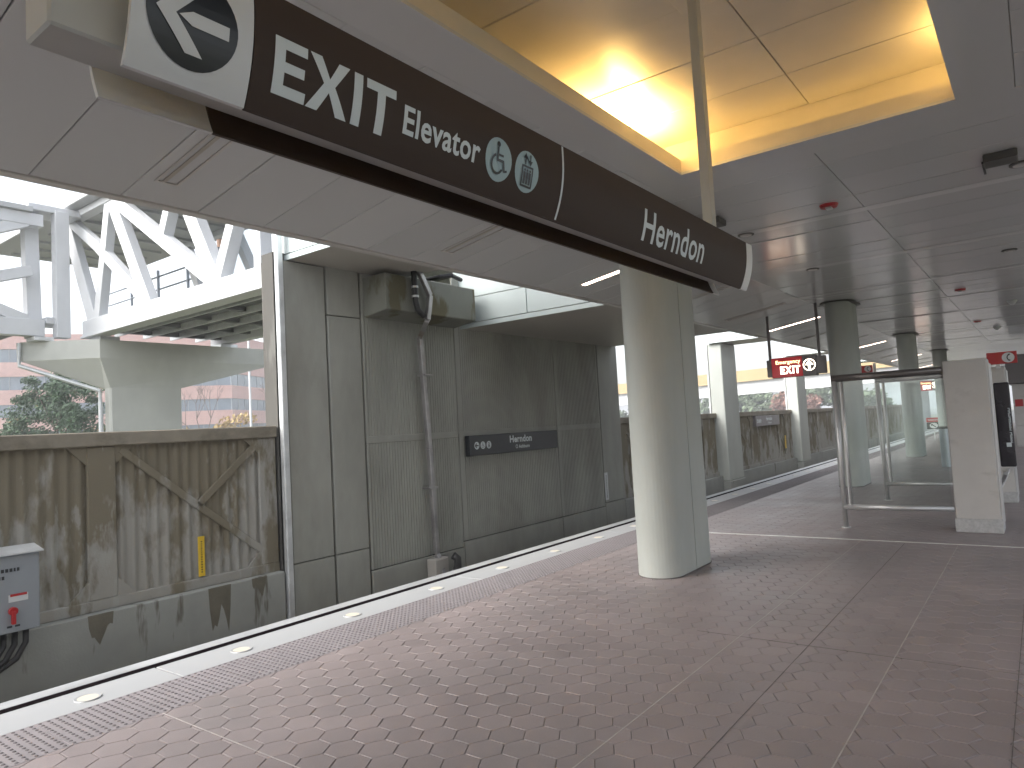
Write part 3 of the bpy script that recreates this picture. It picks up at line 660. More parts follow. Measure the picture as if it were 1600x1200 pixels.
def wall_sign(label, y0, y1, z0, z1, x, sub, m='signgrey'):
    e = empty('station_name_sign', label, 'sign'); w, h_ = y1-y0, z1-z0
    b = B(); b.box(x-.02, x+.10, y0, y1, z0, z1); b.build('sign_board', M[m], e, bevel=.008)
    for q in (.2, .8):
        b = B(); b.box(x-.1, x-.02, y0+w*q, y0+w*q+.06, z0+.08, z1-.08); b.build('bracket', M['galv'], e)
    X = x+.102
    obj('lettering', textmesh('Herndon', y0+.415*w, y0+.67*w, z0+.5*h_, z0+.87*h_, M['letter'], .03, at=X), e)
    obj('lettering', textmesh(sub, y0+.512*w, y0+.64*w, z0+.18*h_, z0+.37*h_, M['letter'], .02, at=X), e)
    obj('line_bullet', flat(ring(y0+.49*w, z0+.28*h_, .085*h_, .03*h_, 0, math.tau), M['letter'], at=X), e)
    for k, pf in enumerate((pict_arrow, pict_chair, pict_lift)):
        c_ = y0+(.067+.061*k)*w; cz = z0+.49*h_; r_ = .19*h_
        obj('pictogram_disc', flat([circ(c_, cz, r_)], M['letter'], at=X), e)
        obj('pictogram', flat(pf(c_, cz, r_*.9), M['black'], at=X+.0015), e)
wall_sign('dark station name sign reading Herndon on the near tower wall', 10.14, 13.16, 1.095, 1.485, XT+.05, 'Ashburn', 'black')
wall_sign('distant grey station name sign on the far wall past the first wall column', 27.4, 30.45, 1.11, 1.515, -8.98, 'Ashburn')

def exit_polys(u0, u1, v0, v1):
    q = lambda a, c: (u0+(u1-u0)*a, v0+(v1-v0)*c)
    R_ = lambda a, b_, c, d: [q(a, c), q(b_, c), q(b_, d), q(a, d)]
    return [R_(0, .075, 0, 1), R_(.075, .235, .81, 1), R_(.075, .22, .41, .59), R_(.075, .24, 0, .19),
            [q(.255, 1), q(.345, 1), q(.415, .63), q(.415, .5), q(.37, .52)], [q(.485, 1), q(.575, 1), q(.46, .52), q(.415, .5), q(.415, .63)],
            [q(.25, 0), q(.34, 0), q(.415, .38), q(.415, .5), q(.37, .52)], [q(.49, 0), q(.58, 0), q(.46, .52), q(.415, .5), q(.415, .38)],
            R_(.615, .69, 0, 1), R_(.725, 1, .81, 1), R_(.825, .90, 0, .81)]
# ------------------------------------------------------------------ hanging direction sign
hsn = empty('hanging_sign', 'long brown hanging EXIT Elevator Herndon sign with white arrow end', 'sign', loc=(0, 0, 0))
XM = -1.56
def zprof(z): return -1.41-.055*max(0, (2.64-z)/.24)**2.2
zf = lambda z: zprof(z)+.002
ZB, ZT = 2.398, 2.685
def curved(y0, y1, mirror=False, n=14):
    t = B(); pr_ = []
    for k in range(n+1):
        z = ZB+(ZT-ZB)*k/n; x = zprof(z); pr_.append((2*XM-x if mirror else x, z))
    bk = [(x+(.012 if mirror else -.012), z) for x, z in pr_]
    pts = [(x, y0, z) for x, z in pr_+bk[::-1]]
    t.prism(pts, (0, y1-y0, 0)); return t
pn = curved(.945, 4.42).build('brown_panel', M['brown'], hsn); pw = curved(.665, .942).build('white_panel', M['white'], hsn)
curved(.968, 4.42, True).build('rear_brown_panel', M['brown'], hsn); curved(.69, .965, True).build('rear_white_panel', M['white'], hsn)
b = B(); b.box(-1.62, -1.50, .54, 4.56, 2.448, 2.74); b.build('housing', M['housing'], hsn, bevel=.006)
curved(4.424, 4.53).build('end_cap', M['white'], hsn); curved(4.424, 4.53, True).build('end_cap', M['white'], hsn)
for yy in (4.22, 1.0):
    b = B(); b.box(XM-.03, XM+.03, yy-.035, yy+.035, 2.735, 4.27); b.build('hanger_post', M['housing'], hsn, bevel=.004)
    b = B(); b.box(XM-.13, XM+.13, yy-.13, yy+.13, 4.262, 4.277); b.build('ceiling_plate', M['cove'], hsn, bevel=.004)
obj('lettering', flat(exit_polys(1.0, 1.40, 2.45, 2.585), M['letter'], zfun=zf), pn)
obj('lettering', textmesh('Elevator', 1.435, 1.785, 2.478, 2.56, M['letter'], .02, zfun=zf), pn)
obj('lettering', textmesh('Herndon', 2.99, 3.73, 2.445, 2.592, M['letter'], .014, zfun=zf), pn)
obj('divider_line', flat([[(2.278, ZB+.004), (2.29, ZB+.004), (2.29, ZT-.004), (2.278, ZT-.004)]], M['letter'], zfun=zf), pn)
zf2 = lambda z: zprof(z)+.0045
for cy_, pf in ((1.885, pict_chair), (2.05, pict_lift)):
    obj('pictogram_disc', flat([circ(cy_, 2.522, .072)], M['pict'], zfun=zf), pn)
    obj('pictogram', flat(pf(cy_, 2.522, .072), M['black'], zfun=zf2), pn)
obj('arrow_disc', flat([circ(.797, 2.535, .105, n=40)], M['black'], zfun=zf), pw)
def arrow_poly(cy_, cz, r):
    return [[(cy_-r*.05, cz+.12*r+.0), (cy_+.82*r, cz+.12*r), (cy_+.82*r, cz-.18*r), (cy_-r*.05, cz-.18*r), (cy_-.35*r, cz-.03*r)],
            [(cy_-.85*r, cz-.03*r), (cy_-.15*r, cz+.7*r), (cy_+.25*r, cz+.7*r), (cy_-.42*r, cz-.03*r)],
            [(cy_-.85*r, cz-.03*r), (cy_-.42*r, cz-.03*r), (cy_+.25*r, cz-.76*r), (cy_-.15*r, cz-.76*r)]]
obj('arrow', flat(arrow_poly(.797, 2.535, .1), M['white'], zfun=zf2), pw)

# ------------------------------------------------------------------ emergency exit signs
def exit_sign(label, y, x0, x1, z0, z1, rods):
    e = empty('emergency_exit_sign', label, 'sign', loc=(0, 0, 0)); w = x1-x0; h_ = z1-z0
    b = B(); b.box(x0, x1, y, y+.12, z0+.03, z1-.03); b.build('housing', M['signgrey'], e, bevel=.01)
    b = B(); b.box(x0+.09*w, x1-.15*w, y-.02, y+.14, z0, z1); b.build('face_frame', M['signgrey'], e, bevel=.006)
    b = B(); b.box(x0+.095*w, x0+.62*w, y-.026, y-.019, z0+.005, z1-.005); b.build('red_face', M['redlit'], e)
    obj('lettering', textmesh('Emergency', x0+.17*w, x0+.59*w, z0+.62*h_, z0+.86*h_, M['glowo'], .012, axis='ny', at=y-.028), e)
    obj('lettering', flat(exit_polys(x0+.24*w, x0+.58*w, z0+.17*h_, z0+.55*h_), M['glow'], axis='ny', at=y-.028), e)
    cx, cz, r_ = x0+.735*w, z0+.53*h_, .27*h_
    obj('arrow_ring', flat(ring(cx, cz, r_, .16*r_, 0, math.tau, 24), M['glow'], axis='ny', at=y-.0225), e)
    obj('arrow_disc', flat([circ(cx, cz, r_*.92)], M['black'], axis='ny', at=y-.0215), e)
    obj('arrow', flat([[(cx-.74*r_, cz-.02*r_), (cx+.74*r_, cz-.02*r_), (cx+.1*r_, cz+.74*r_), (cx-.1*r_, cz+.74*r_)], stroke((cx, cz+.0*r_), (cx, cz-.72*r_), .42*r_)], M['glow'], axis='ny', at=y-.0225), e)
    for x in rods:
        zt = ZC if x > XK else ZC+TS*(x-XK)
        b = B(); b.box(x-.025, x+.025, y+.03, y+.08, z1-.04, zt); b.build('hanger_rod', M['signgrey'], e)
exit_sign('glowing red Emergency EXIT sign hanging near the track edge before the glass screen', 15.5, -4.70, -3.50, 2.34, 2.77, (-4.63, -3.62))
exit_sign('second glowing red emergency exit sign far off, seen through the glass screen', 34.9, -4.25, -3.35, 2.18, 2.62, (-4.18, -3.45))
def phone_sign(label, y, x0, x1, z0, z1, pole=None, top=None):
    e = empty('telephone_sign', label, 'sign'); b = B(); b.box(x0, x1, y, y+.05, z0, z1); b.build('board', M['red'], e, bevel=.004)
    cx, cz = x0+(x1-x0)*.71, (z0+z1)/2; r_ = (z1-z0)*.42
    obj('disc', flat([circ(cx, cz, r_*1.05, r_)], M['white'], axis='ny', at=y-.002), e)
    obj('handset', flat(ring(cx+.45*r_, cz, .62*r_, .2*r_, R(115), R(245), 8)+[stroke((cx+.0*r_, cz+.5*r_), (cx+.34*r_, cz+.62*r_), .26*r_), stroke((cx+.0*r_, cz-.5*r_), (cx+.34*r_, cz-.62*r_), .26*r_)], M['black'], axis='ny', at=y-.004), e)
    if pole:
        b = B(); b.box(pole-.03, pole+.03, y+.05, y+.11, top[0], top[1]); b.build('support', M['steel'], e)
phone_sign('red telephone sign beside the top of the grey pillar', 13.3, -.635, -.245, 2.165, 2.35, -.5, (2.1, 2.34))
phone_sign('distant red telephone sign above the first glass screen rail', 22, -4.17, -3.74, 2.6, 2.8, -3.70, (0, 2.85))
# ------------------------------------------------------------------ windscreens and pillars
def pillar(label, x0, x1, y0, y1, h_):
    e = empty('screen_pillar', label, 'pillar')
    b = B(); b.box(x0, x1, y0, y1, .16, h_); b.build('shaft', M['kiosk'], e, bevel=.012)
    b = B(); b.box(x0-.012, x1+.012, y0-.012, y1+.012, 0, .17); b.build('granite_base', M['kbase'], e, bevel=.008)
    b = B(); b.box(x1+.002, x1+.02, y0+.03, y0+.09, .1, h_-.06); b.box(x1+.002, x1+.02, y1-.09, y1-.03, .1, h_-.06); b.build('edge_channel', M['steel'], e, bevel=.003)
pillar('grey concrete pillar with granite base at the end of the front glass screen', -.965, -.495, 10.3, 10.72, 2.13)
pillar('second grey concrete pillar half hidden behind the front pillar', -.965, -.42, 13.42, 13.84, 2.13)
def screen(label, y, x0, x1, h_):
    e = empty('glass_screen', label, 'glass screen', 'glass windscreens on the platform'); r_ = .032
    b = B(); b.tube((x0, y, 0), (x0, y, h_), r_, 14); b.tube((x0+.09, y, .25), (x0+.09, y, h_-.03), .018, 10); b.build('post', M['steel'], e, smooth=True)
    b = B(); b.tube((x0-.03, y, h_), (x1, y, h_), .048, 14); b.build('top_rail', M['darksteel'], e, smooth=True)
    b = B(); b.tube((x0, y, .28), (x1, y, .28), .036, 14); b.build('bottom_rail', M['steel'], e, smooth=True)
    b = B(); b.box(x0+.1, x1-.02, y-.006, y+.006, .31, h_-.05); b.build('glass_pane', M['glass'], e)
    b = B(); b.box(x0+.06, x0+.1, y-.01, y+.01, .31, h_-.05); b.build('pane_channel', M['steel'], e)
    b = B(); b.tube((x0, y, 0), (x0, y, .012), .06, 14); b.build('base_plate', M['steel'], e)
screen('front framed glass screen with steel post before the grey pillar', 10.32, -2.24, -.97, 2.02)
screen('second framed glass screen standing behind the front one', 13.52, -2.24, -.97, 2.06)
e = empty('map_case', 'tall black display case seen edge on beside the grey pillar', 'display case')
b = B(); b.box(-.55, -.36, 12.5, 12.62, .63, 1.86); b.build('case_body', M['vin'], e, bevel=.015)
b = B(); b.box(-.5, -.44, 12.62, 13.42, .8, 1.7); b.build('mounting_arm', M['steel'], e)
pl = []; q = random.Random(4)
for za, zb in ((.98, 1.13), (1.16, 1.46)):
    z = za
    while z < zb:
        h_ = q.uniform(.02, .034); pl += [stroke((-.405, z), (-.375, z), .008), stroke((-.40 if q.random() < .5 else -.38, z), (-.39, z+h_), .01), stroke((-.405, z+h_), (-.378, z+h_), .008)]; z += h_+.014
obj('lettering', flat(pl, M['letter'], axis='ny', at=12.498), e)
obj('sticker', flat([[(-.455, .92), (-.395, .92), (-.395, .98), (-.455, .98)]], M['letter'], axis='ny', at=12.4975), e)
b = B(); b.tube((-.5, 11.2, .52), (-.44, 11.0, .66), .022, 10); b.box(-.50, -.475, 10.73, 13.4, .5, .54)
tag(b.build('lean_rail', M['steel']), 'small pale steel rail end low beside the grey pillar', 'rail')
bn = empty('litter_bin', 'slim steel cylindrical litter bin behind the glass screens', 'litter bin', loc=(-2.03, 20.9, 0))
b = B(); b.tube((0, 0, 0), (0, 0, .96), .125, 20); b.build('body', M['bin'], bn, smooth=False)
b = B(); b.tube((0, 0, .96), (0, 0, 1.02), .14, 20, r1=.12); b.build('lid', M['device'], bn)
# enclosure on the right, far along the platform
en = empty('escalator_enclosure', 'light grey walled enclosure with dark header at the right of the platform', 'enclosure')
for k, (z0, z1) in enumerate(((.0, .7), (.71, 1.42), (1.43, 2.12))):
    for x0, x1 in ((-.77, .2), (.21, 1.2)):
        b = B(); b.box(x0, x1, 29.3, 38, z0, z1); b.build('wall_panel', M['kiosk'], en, bevel=.01)
b = B(); b.box(-.9, 1.3, 29.15, 38.1, 2.14, 3.12); b.build('header', M['signgrey'], en, bevel=.02)
obj('notice', flat([[(-.33, 2.55), (.0, 2.55), (.0, 2.9), (-.33, 2.9)]], M['letter'], axis='ny', at=29.145), en)
obj('alarm_plate', flat([[(-.78+.06, 1.36), (-.5, 1.36), (-.5, 1.6), (-.72, 1.6)]], M['red'], axis='ny', at=29.295), en)
# far platform end
e = empty('barrier_sign', 'red and black warning sign with white disc at the far platform end', 'sign')
b = B(); b.box(-4.15, -3.6, 36.0, 36.03, .5, .8); b.build('black_board', M['black'], e)
b = B(); b.box(-4.15, -3.6, 36.0, 36.03, .81, 1.0); b.build('red_board', M['red'], e)
b = B(); b.box(-3.9, -3.86, 36.03, 36.07, 0, 1.0); b.build('stake', M['steel'], e)
obj('disc', flat([circ(-3.88, .65, .16, .12)], M['white'], axis='ny', at=35.998), e)
obj('arrow', flat([stroke((-3.96, .7), (-3.8, .58), .035), [(-3.98, .72), (-3.98, .62), (-3.9, .72)]], M['black'], axis='ny', at=35.996), e)
obj('lettering', textmesh('WARNING', -4.1, -3.65, .86, .95, M['letter'], .02, axis='ny', at=35.998), e)

# ------------------------------------------------------------------ ceiling devices
for k, (x, y, s_) in enumerate(((-1.69, 8.23, 1), (-1.11, 16.5, 1), (-1.25, 23.5, 1))):
    e = empty('fire_strobe', ['nearest red fire alarm strobe on the ceiling', 'second red fire alarm strobe farther along the ceiling', 'farthest small red fire alarm strobe on the ceiling'][k], 'alarm strobe', 'red strobes on the ceiling', (x, y, ZC))
    b = B(); b.tube((0, 0, -.03), (0, 0, .004), .085, 18, r1=.1); b.build('base', M['strobe'], e)
    b = B(); b.box(-.035, .035, -.05, .05, -.05, -.031); b.build('lens', M['white'], e, bevel=.008)
for k, (x, y) in enumerate(((-.12, 7.82), (-2.86, 7.8))):
    e = empty('ceiling_box', ['dark rectangular speaker box with conduit on the ceiling at upper right', 'small dark box on the ceiling behind the sign hanger'][k], 'ceiling box', None, (x, y, ZC))
    b = B(); b.box(-.13, .13, -.13, .12, -.07, .003); b.build('box', M['device'], e, bevel=.01)
    b = B(); b.box(-.15, -.13, .1, .5, -.015, -.002); b.box(-.15, -.11, .09, .11, -.016, -.002); b.build('conduit', M['blackpipe'], e)
for k, (x, y) in enumerate(((-2.78, 8.74), (-2.73, 11.75), (.03, 8.25), (-.2, 12.9))):
    e = empty('ceiling_disc', ['round grey ceiling disc just right of the hanging sign end', 'round grey ceiling disc above the hanging exit sign', 'round grey ceiling disc beyond the dark speaker box', 'round grey ceiling disc near the right picture edge'][k], 'ceiling fitting', 'round discs on the ceiling', (x, y, ZC))
    b = B(); b.tube((0, 0, -.014), (0, 0, -.001), .10, 20); b.build('rim', M['device'], e)
    b = B(); b.tube((0, 0, -.02), (0, 0, -.0145), .07, 20); b.build('cover', M['trim'], e)
for k, (x, y) in enumerate(((-.35, 19.5), (-.9, 26))):
    e = empty('ceiling_camera', ['white dome camera on the ceiling left of the telephone sign', 'farther white dome camera above the grey pillar'][k], 'camera', None, (x, y, ZC))
    b = B()
    for a, c, z0, z1 in ((.1, .1, -.03, 0), (.09, .06, -.08, -.03), (.06, .02, -.11, -.08)): b.tube((0, 0, z1), (0, 0, z0), a, 16, r1=c)
    b.build('dome', M['white'], e)

# ------------------------------------------------------------------ pedestrian bridge, pier
YB = 9.0
br = empty('truss_bridge', 'white steel truss footbridge running from the tower across the highway', 'footbridge')
WM = M['whitesteel']
mk = [0]
def member(p0, p1, w=.3, d=None, y=YB, nm='diagonal', par=None):
    mk[0] += 1; d = (d or .2)+.011*mk[0]
    b = B(); b.bar((p0[0], y, p0[1]), (p1[0], y, p1[1]), w, d, up=(0, 1, 0)); b.build(nm, WM, par or br, bevel=.01)
b = B(); b.box(-22.4, -9.3, YB-.16, YB+.16, 4.92, 5.42); b.box(-22.4, -9.3, YB-.22, YB+.22, 4.9, 4.96); b.build('bottom_chord', WM, br, bevel=.01)
b = B(); b.box(-24.2, -9.3, YB-.16, YB+.16, 8.62, 8.818); b.build('top_chord', WM, br, bevel=.01)
b = B(); b.box(-22.4, -9.3, 12.84, 13.16, 4.92, 5.42); b.build('bottom_chord', WM, br, bevel=.01)
b = B(); b.box(-24.2, -9.3, 12.84, 13.16, 8.62, 8.818); b.build('top_chord', WM, br, bevel=.01)
MEM = [((-23.7, 8.8), (-21.8, 5.2), .5), ((-23.5, 8.75), (-21.5, 7.5), .3), ((-21.5, 7.5), (-18.6, 5.4), .3), ((-20.7, 8.75), (-21.6, 5.3), .34), ((-20.6, 8.75), (-18.5, 5.3), .42), ((-20.5, 8.7), (-15.4, 5.45), .34),
       ((-17.75, 6.95), (-16.75, 8.8), .3), ((-17.2, 8.8), (-15.15, 5.3), .42), ((-15.2, 5.3), (-13.3, 8.8), .32), ((-13.45, 5.4), (-13.4, 8.8), .26), ((-12.6, 8.8), (-10.4, 5.3), .34), ((-10.4, 5.3), (-9.6, 8.8), .3)]
for a, c, w in MEM: member(a, c, w)
for a, c, w in MEM[:10:2]: member((a[0]-.4, a[1]), (c[0]-.4, c[1]), w*.6, .16, 13.0, 'far_diagonal')
b = B(); b.box(-29.5, -9.3, YB-.5, 13.4, 8.82, 9.0); b.build('roof', M['bridgeroof'], br, bevel=.02)
b = B()
for k in range(18):
    b = B(); b.box(-29+k*1.1, -28.88+k*1.1, YB+.17, 12.83, 8.74, 8.819); b.build('roof_purlin', M['bridgeroof'], br)
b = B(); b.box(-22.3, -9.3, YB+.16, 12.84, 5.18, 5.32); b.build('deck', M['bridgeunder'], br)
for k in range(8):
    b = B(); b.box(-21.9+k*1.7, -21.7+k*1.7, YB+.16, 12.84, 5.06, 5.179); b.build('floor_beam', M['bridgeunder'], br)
for k in range(4):
    b = B(); b.box(-22.3, -9.3, YB+.7+k*.85, YB+.76+k*.85, 5.0, 5.1791); b.build('stringer', M['galv'], br)
for z in (5.75, 6.15, 6.5):
    b = B(); b.tube((-22.3, 12.7, z), (-9.5, 12.7, z), .03, 8); b.build('handrail', M['mull'], br)
for x in (-20.3, -18.2, -16.1, -14, -11.9):
    b = B(); b.box(x-.03, x+.03, 12.68, 12.74, 5.32, 6.6); b.build('rail_post', M['mull'], br)
b = B(); b.box(-15.0, -9.4, YB+.2, YB+.215, 5.35, 8.7); b.build('glass_panel', M['bglass'], br)
for z in (7.65, 8.15):
    b = B(); b.tube((-31, 13.3, z), (-22.5, 13.3, z), .035, 8); b.build('handrail', M['mull'], br)
for x in (-29, -26.8, -24.6):
    b = B(); b.box(x-.04, x+.04, 13.26, 13.34, 7.2, 8.4); b.build('rail_post', M['mull'], br)
# second span turning off towards the left
b2 = empty('truss_bridge', 'second white truss span turning off at the picture left edge', 'footbridge')
X2 = -22.65
def m2(p0, p1, w=.3): 
    b = B(); b.bar((X2, p0[0], p0[1]), (X2, p1[0], p1[1]), w, .28, up=(1, 0, 0)); b.build('diagonal', WM, b2, bevel=.01)
b = B(); b.box(X2-.16, X2+.16, -14, 7.9, 4.92, 5.4); b.build('bottom_chord', WM, b2, bevel=.01)
b = B(); b.box(X2-.16, X2+.16, -14, 7.9, 8.1, 8.45); b.build('top_chord', WM, b2, bevel=.01)
for y_ in (7.75, 8.35):
    b = B(); b.bar((X2-.25+(y_-7.75)*.6, y_, 4.9), (X2-.5+(y_-7.75)*1.0, y_, 8.62), .36, .34, up=(1, 0, 0)); b.build('end_post', WM, b2, bevel=.01)
b = B(); b.box(X2-.7, X2+.2, 7.5, 8.9, 8.55, 8.75); b.build('portal_beam', WM, b2, bevel=.02)
b = B(); b.box(X2-.7, X2+.1, 7.95, 8.55, 5.3, 5.5); b.build('portal_beam', WM, b2, bevel=.02)
for a, c in (((7.5, 8.2), (5.3, 7.2)), ((5.3, 7.2), (3.4, 8.2)), ((7.6, 6.8), (5.6, 6.1)), ((5.6, 6.1), (7.5, 5.35)), ((5.6, 6.1), (3.2, 5.35)), ((3.4, 8.2), (1, 5.3)), ((1, 5.3), (-1.4, 8.2)), ((-1.4, 8.2), (-3.8, 5.3))): m2(a, c, .3)
b = B(); b.box(X2-4, X2+.3, -14, 7.6, 8.46, 8.6); b.build('roof', M['bridgeroof'], b2)
b = B(); b.box(X2-4, X2+.1, -14, 7.6, 5.1, 5.25); b.build('deck', M['bridgeunder'], b2)
# hammerhead pier
pr_ = empty('bridge_pier', 'pale concrete hammerhead pier carrying the white footbridge', 'bridge pier')
top = [(-23.0, 7.45), (-21.4, 8.9), (-21.4, 14.6), (-24.2, 14.6), (-24.2, 9.4)]
low = [(-21.85, 9.2), (-21.6, 9.25), (-21.55, 11.35), (-23.3, 11.35), (-23.4, 10.1)]
t = B(); n = 5
t.add([(x, y, 4.78) for x, y in top]+[(x, y, 4.24) for x, y in top]+[(x, y, 3.40) for x, y in low],
      [tuple(range(n))]+[(i+n, (i+1) % n+n, (i+1) % n, i) for i in range(n)]+[(i+2*n, (i+1) % n+2*n, (i+1) % n+n, i+n) for i in range(n)]+[tuple(range(3*n-1, 2*n-1, -1))])
me = t.mesh('cap', M['pier']); bm = bmesh.new(); bm.from_mesh(me); bmesh.ops.recalc_face_normals(bm, faces=bm.faces); bm.to_mesh(me); bm.free(); obj('cap', me, pr_)
b = B(); b.prism([(x, y, -2.6) for x, y in low], (0, 0, 6.05)); b.build('shaft', M['pier'], pr_, bevel=.04)
b = B(); b.box(-22.2, -21.5, 8.95, 9.5, 4.781, 4.9); b.box(-23.0, -22.4, 7.6, 8.1, 4.781, 4.9); b.box(-22.2, -21.5, 12.7, 13.3, 4.781, 4.9); b.build('bearing', M['galv'], pr_, bevel=.01)
b = B(); b.path([(-22.95, 7.4, 4.75), (-22.93, 7.4, 4.1), (-21.75, 9.02, 3.32), (-21.75, 9.04, 2.8), (-21.75, 9.04, -2.5)], .06, 8); b.build('drain', M['galv'], pr_)
# ------------------------------------------------------------------ person on the bridge
def person(loc, rz):
    J = {'pel': (0,0,.95,.15), 'ch': (0,.0,1.28,.17), 'nk': (0,0,1.48,.06), 'hd': (0,.01,1.60,.095), 'tp': (0,0,1.70,.08)}
    for s_, n_ in ((1,'l'), (-1,'r')):
        J.update({'hp'+n_: (.1*s_,0,.88,.095), 'kn'+n_: (.11*s_,.02,.48,.065), 'an'+n_: (.11*s_,-.02,.09,.05), 'to'+n_: (.12*s_,.16,.05,.04),
                  'sh'+n_: (.19*s_,0,1.40,.065), 'el'+n_: (.25*s_,-.01,1.13,.048), 'wr'+n_: (.23*s_,.12,.92,.036), 'hn'+n_: (.22*s_,.18,.86,.035)})
    K = list(J); E_ = [('pel','ch'),('ch','nk'),('nk','hd'),('hd','tp')]
    for n_ in 'lr': E_ += [('pel','hp'+n_),('hp'+n_,'kn'+n_),('kn'+n_,'an'+n_),('an'+n_,'to'+n_),('ch','sh'+n_),('sh'+n_,'el'+n_),('el'+n_,'wr'+n_),('wr'+n_,'hn'+n_)]
    me = bpy.data.meshes.new('person'); me.from_pydata([J[k][:3] for k in K], [(K.index(a), K.index(c)) for a, c in E_], [])
    o = obj('person', me); o.modifiers.new('s', 'SKIN')
    for i, k in enumerate(K): me.skin_vertices[0].data[i].radius = (J[k][3],)*2
    me.skin_vertices[0].data[0].use_root = True
    sb = o.modifiers.new('d', 'SUBSURF'); sb.levels = sb.render_levels = 2
    bpy.context.view_layer.update(); dg = bpy.context.evaluated_depsgraph_get(); m2_ = bpy.data.meshes.new_from_object(o.evaluated_get(dg))
    o.modifiers.clear(); o.data = m2_; m2_.materials.clear(); m2_.materials.append(M['cloth']); m2_.materials.append(M['skin']); m2_.materials.append(M['hair'])
    for p in m2_.polygons:
        c = p.center; p.use_smooth = True
        p.material_index = (2 if (c.z > 1.66 or (c.z > 1.57 and c.y < -.02)) else 1) if c.z > 1.47 else (1 if (c.z < .93 and abs(c.x) > .18 and c.z > .8) else 0)
    o.location = loc; o.rotation_euler = (0, 0, rz)
    tag(o, 'person in dark clothing walking on the white footbridge', 'person')
person((-17.0, 10.1, 5.325), R(200))

# ------------------------------------------------------------------ buildings, trees, overpass behind
def office(label, corner, dl, dr, ll, lr, zs, depth=20):
    e = empty('office_building', label, 'building'); cx, cy = corner
    for (dx, dy), L, sgn in ((dl, ll, 1), (dr, lr, -1)):
        nx, ny = (dy, -dx) if sgn > 0 else (-dy, dx)      # outward normal
        if nx*(-cx)+ny*(-cy) < 0: nx, ny = -nx, -ny
        P = lambda s_, o_: (cx+dx*s_+nx*o_, cy+dy*s_+ny*o_)
        def bl(name, s0, s1, z0, z1, o0, o1, m, par=e):
            t = B(); t.prism([(*P(s0, o0), z0), (*P(s1, o0), z0), (*P(s1, o1), z0), (*P(s0, o1), z0)], (0, 0, z1-z0)); return t.build(name, M[m], par)
        for z0, z1 in zip(zs[1::2], zs[2::2]): bl('brick_band', 0, L, z0, z1, -.3, .0, 'brick')
        for z0, z1 in zip(zs[0::2], zs[1::2]):
            w = bl('window_band', .05, L, z0, z1, -.35, -.18, 'winglass')
            for k in range(int(L/1.9)+1): bl('mullion', k*1.9+.02, k*1.9+.1, z0+.005, z1-.005, -.179, -.12, 'mull', w)
    return e
sc = 1.55
zz = [1.6+(z-1.6)*sc for z in (1.0, 2.2, 3.5, 4.68, 5.77, 6.95, 8.09, 9.3, 10.4, 11.6, 12.8)]
zz = [zz[0]-3]+[1.6+(z-1.6)*sc for z in (2.3, 3.45, 4.68, 5.77, 6.95, 8.09, 9.3, 10.4, 11.6)]
# order: window bands sit between brick bands
zs_ = [zz[1], zz[2], zz[3]]
WB = [1.6+(z-1.6)*sc for z in (2.34, 3.42, 4.68, 5.75, 6.97, 8.09, 9.30, 10.4, 11.7)]
zs2 = [WB[0]-7, WB[0]]
e = office('red brick office block with bands of blue windows behind the bridge pier', (-93, 56.4), (-.475, -.88), (-.49, .872), 46, 22, [-2.6, -2.59, WB[0], WB[1], WB[2], WB[3], WB[4], WB[5], WB[6], WB[7], WB[8]])
def leaves(n, fn, size, tvs=True, seed=1, flat_=.0):
    q = random.Random(seed); t = B(); tv_ = []
    for _ in range(n):
        p = fn(q)
        if p is None: continue
        s_ = size*q.uniform(.6, 1.3); a = Vector((q.gauss(0,1), q.gauss(0,1), q.gauss(0,1))).normalized(); c = a.orthogonal().normalized(); d = a.cross(c)
        P = Vector(p); t.add([P+c*s_, P+d*s_*.5, P-c*s_*.9, P-d*s_*.5], [(0,1,2,3)]); tv_.append(q.random())
    return t, tv_
def leafobj(t, tv_, name, m, parent):
    me = t.mesh(name, M[m]); at = me.attributes.new('tv', 'FLOAT', 'FACE'); at.data.foreach_set('value', tv_); return obj(name, me, parent)
def clumps(cx, cy, cz, rx, ry, rz, nc, rc, seed):
    q = random.Random(seed); cl = []
    for _ in range(nc):
        while True:
            v = Vector((q.uniform(-1,1), q.uniform(-1,1), q.uniform(-1,1)))
            if .25 < v.length < 1: break
        cl.append((cx+v.x*rx, cy+v.y*ry, cz+v.z*rz, rc*q.uniform(.5, 1.2)))
    def fn(qq):
        c = cl[qq.randrange(len(cl))]; v = Vector((qq.gauss(0,1), qq.gauss(0,1), qq.gauss(0,1))).normalized()*(qq.random()**.5)
        return (c[0]+v.x*c[3], c[1]+v.y*c[3], c[2]+v.z*c[3]*.6)
    return fn, cl
def tree(label, x, y, zg, h_, rx, rz, m, nleaf, lsize, seed, cat='tree', trunks=3, nc=34, rc=.6, name='tree'):
    e = empty(name, label, cat, None, (x, y, zg)); q = random.Random(seed)
    fn, cl = clumps(0, 0, h_-rz, rx, rx, rz, nc, rc, seed)
    t, tv_ = leaves(nleaf, fn, lsize, seed=seed); leafobj(t, tv_, 'crown', m, e)
    b = B()
    for k in range(trunks):
        a = k*2.1; b.tube((.12*math.cos(a), .12*math.sin(a), 0), (.3*math.cos(a), .3*math.sin(a), h_*.62), .11, 7, r1=.05)
    for c in cl[:18]:
        z0 = max(h_*.25, c[2]-q.uniform(.4, 1.0)); b.tube((q.uniform(-.15,.15), q.uniform(-.15,.15), min(z0, h_*.6)), c[:3], .045, 5, r1=.012)
    b.build('trunk', M['bark'], e)
    return e
tree('bushy evergreen tree left of the pale bridge pier', -36, 13.1, -2.6, 7.9, 2.1, 2.5, 'evergreen', 26000, .07, 11, trunks=4, nc=95, rc=.62)
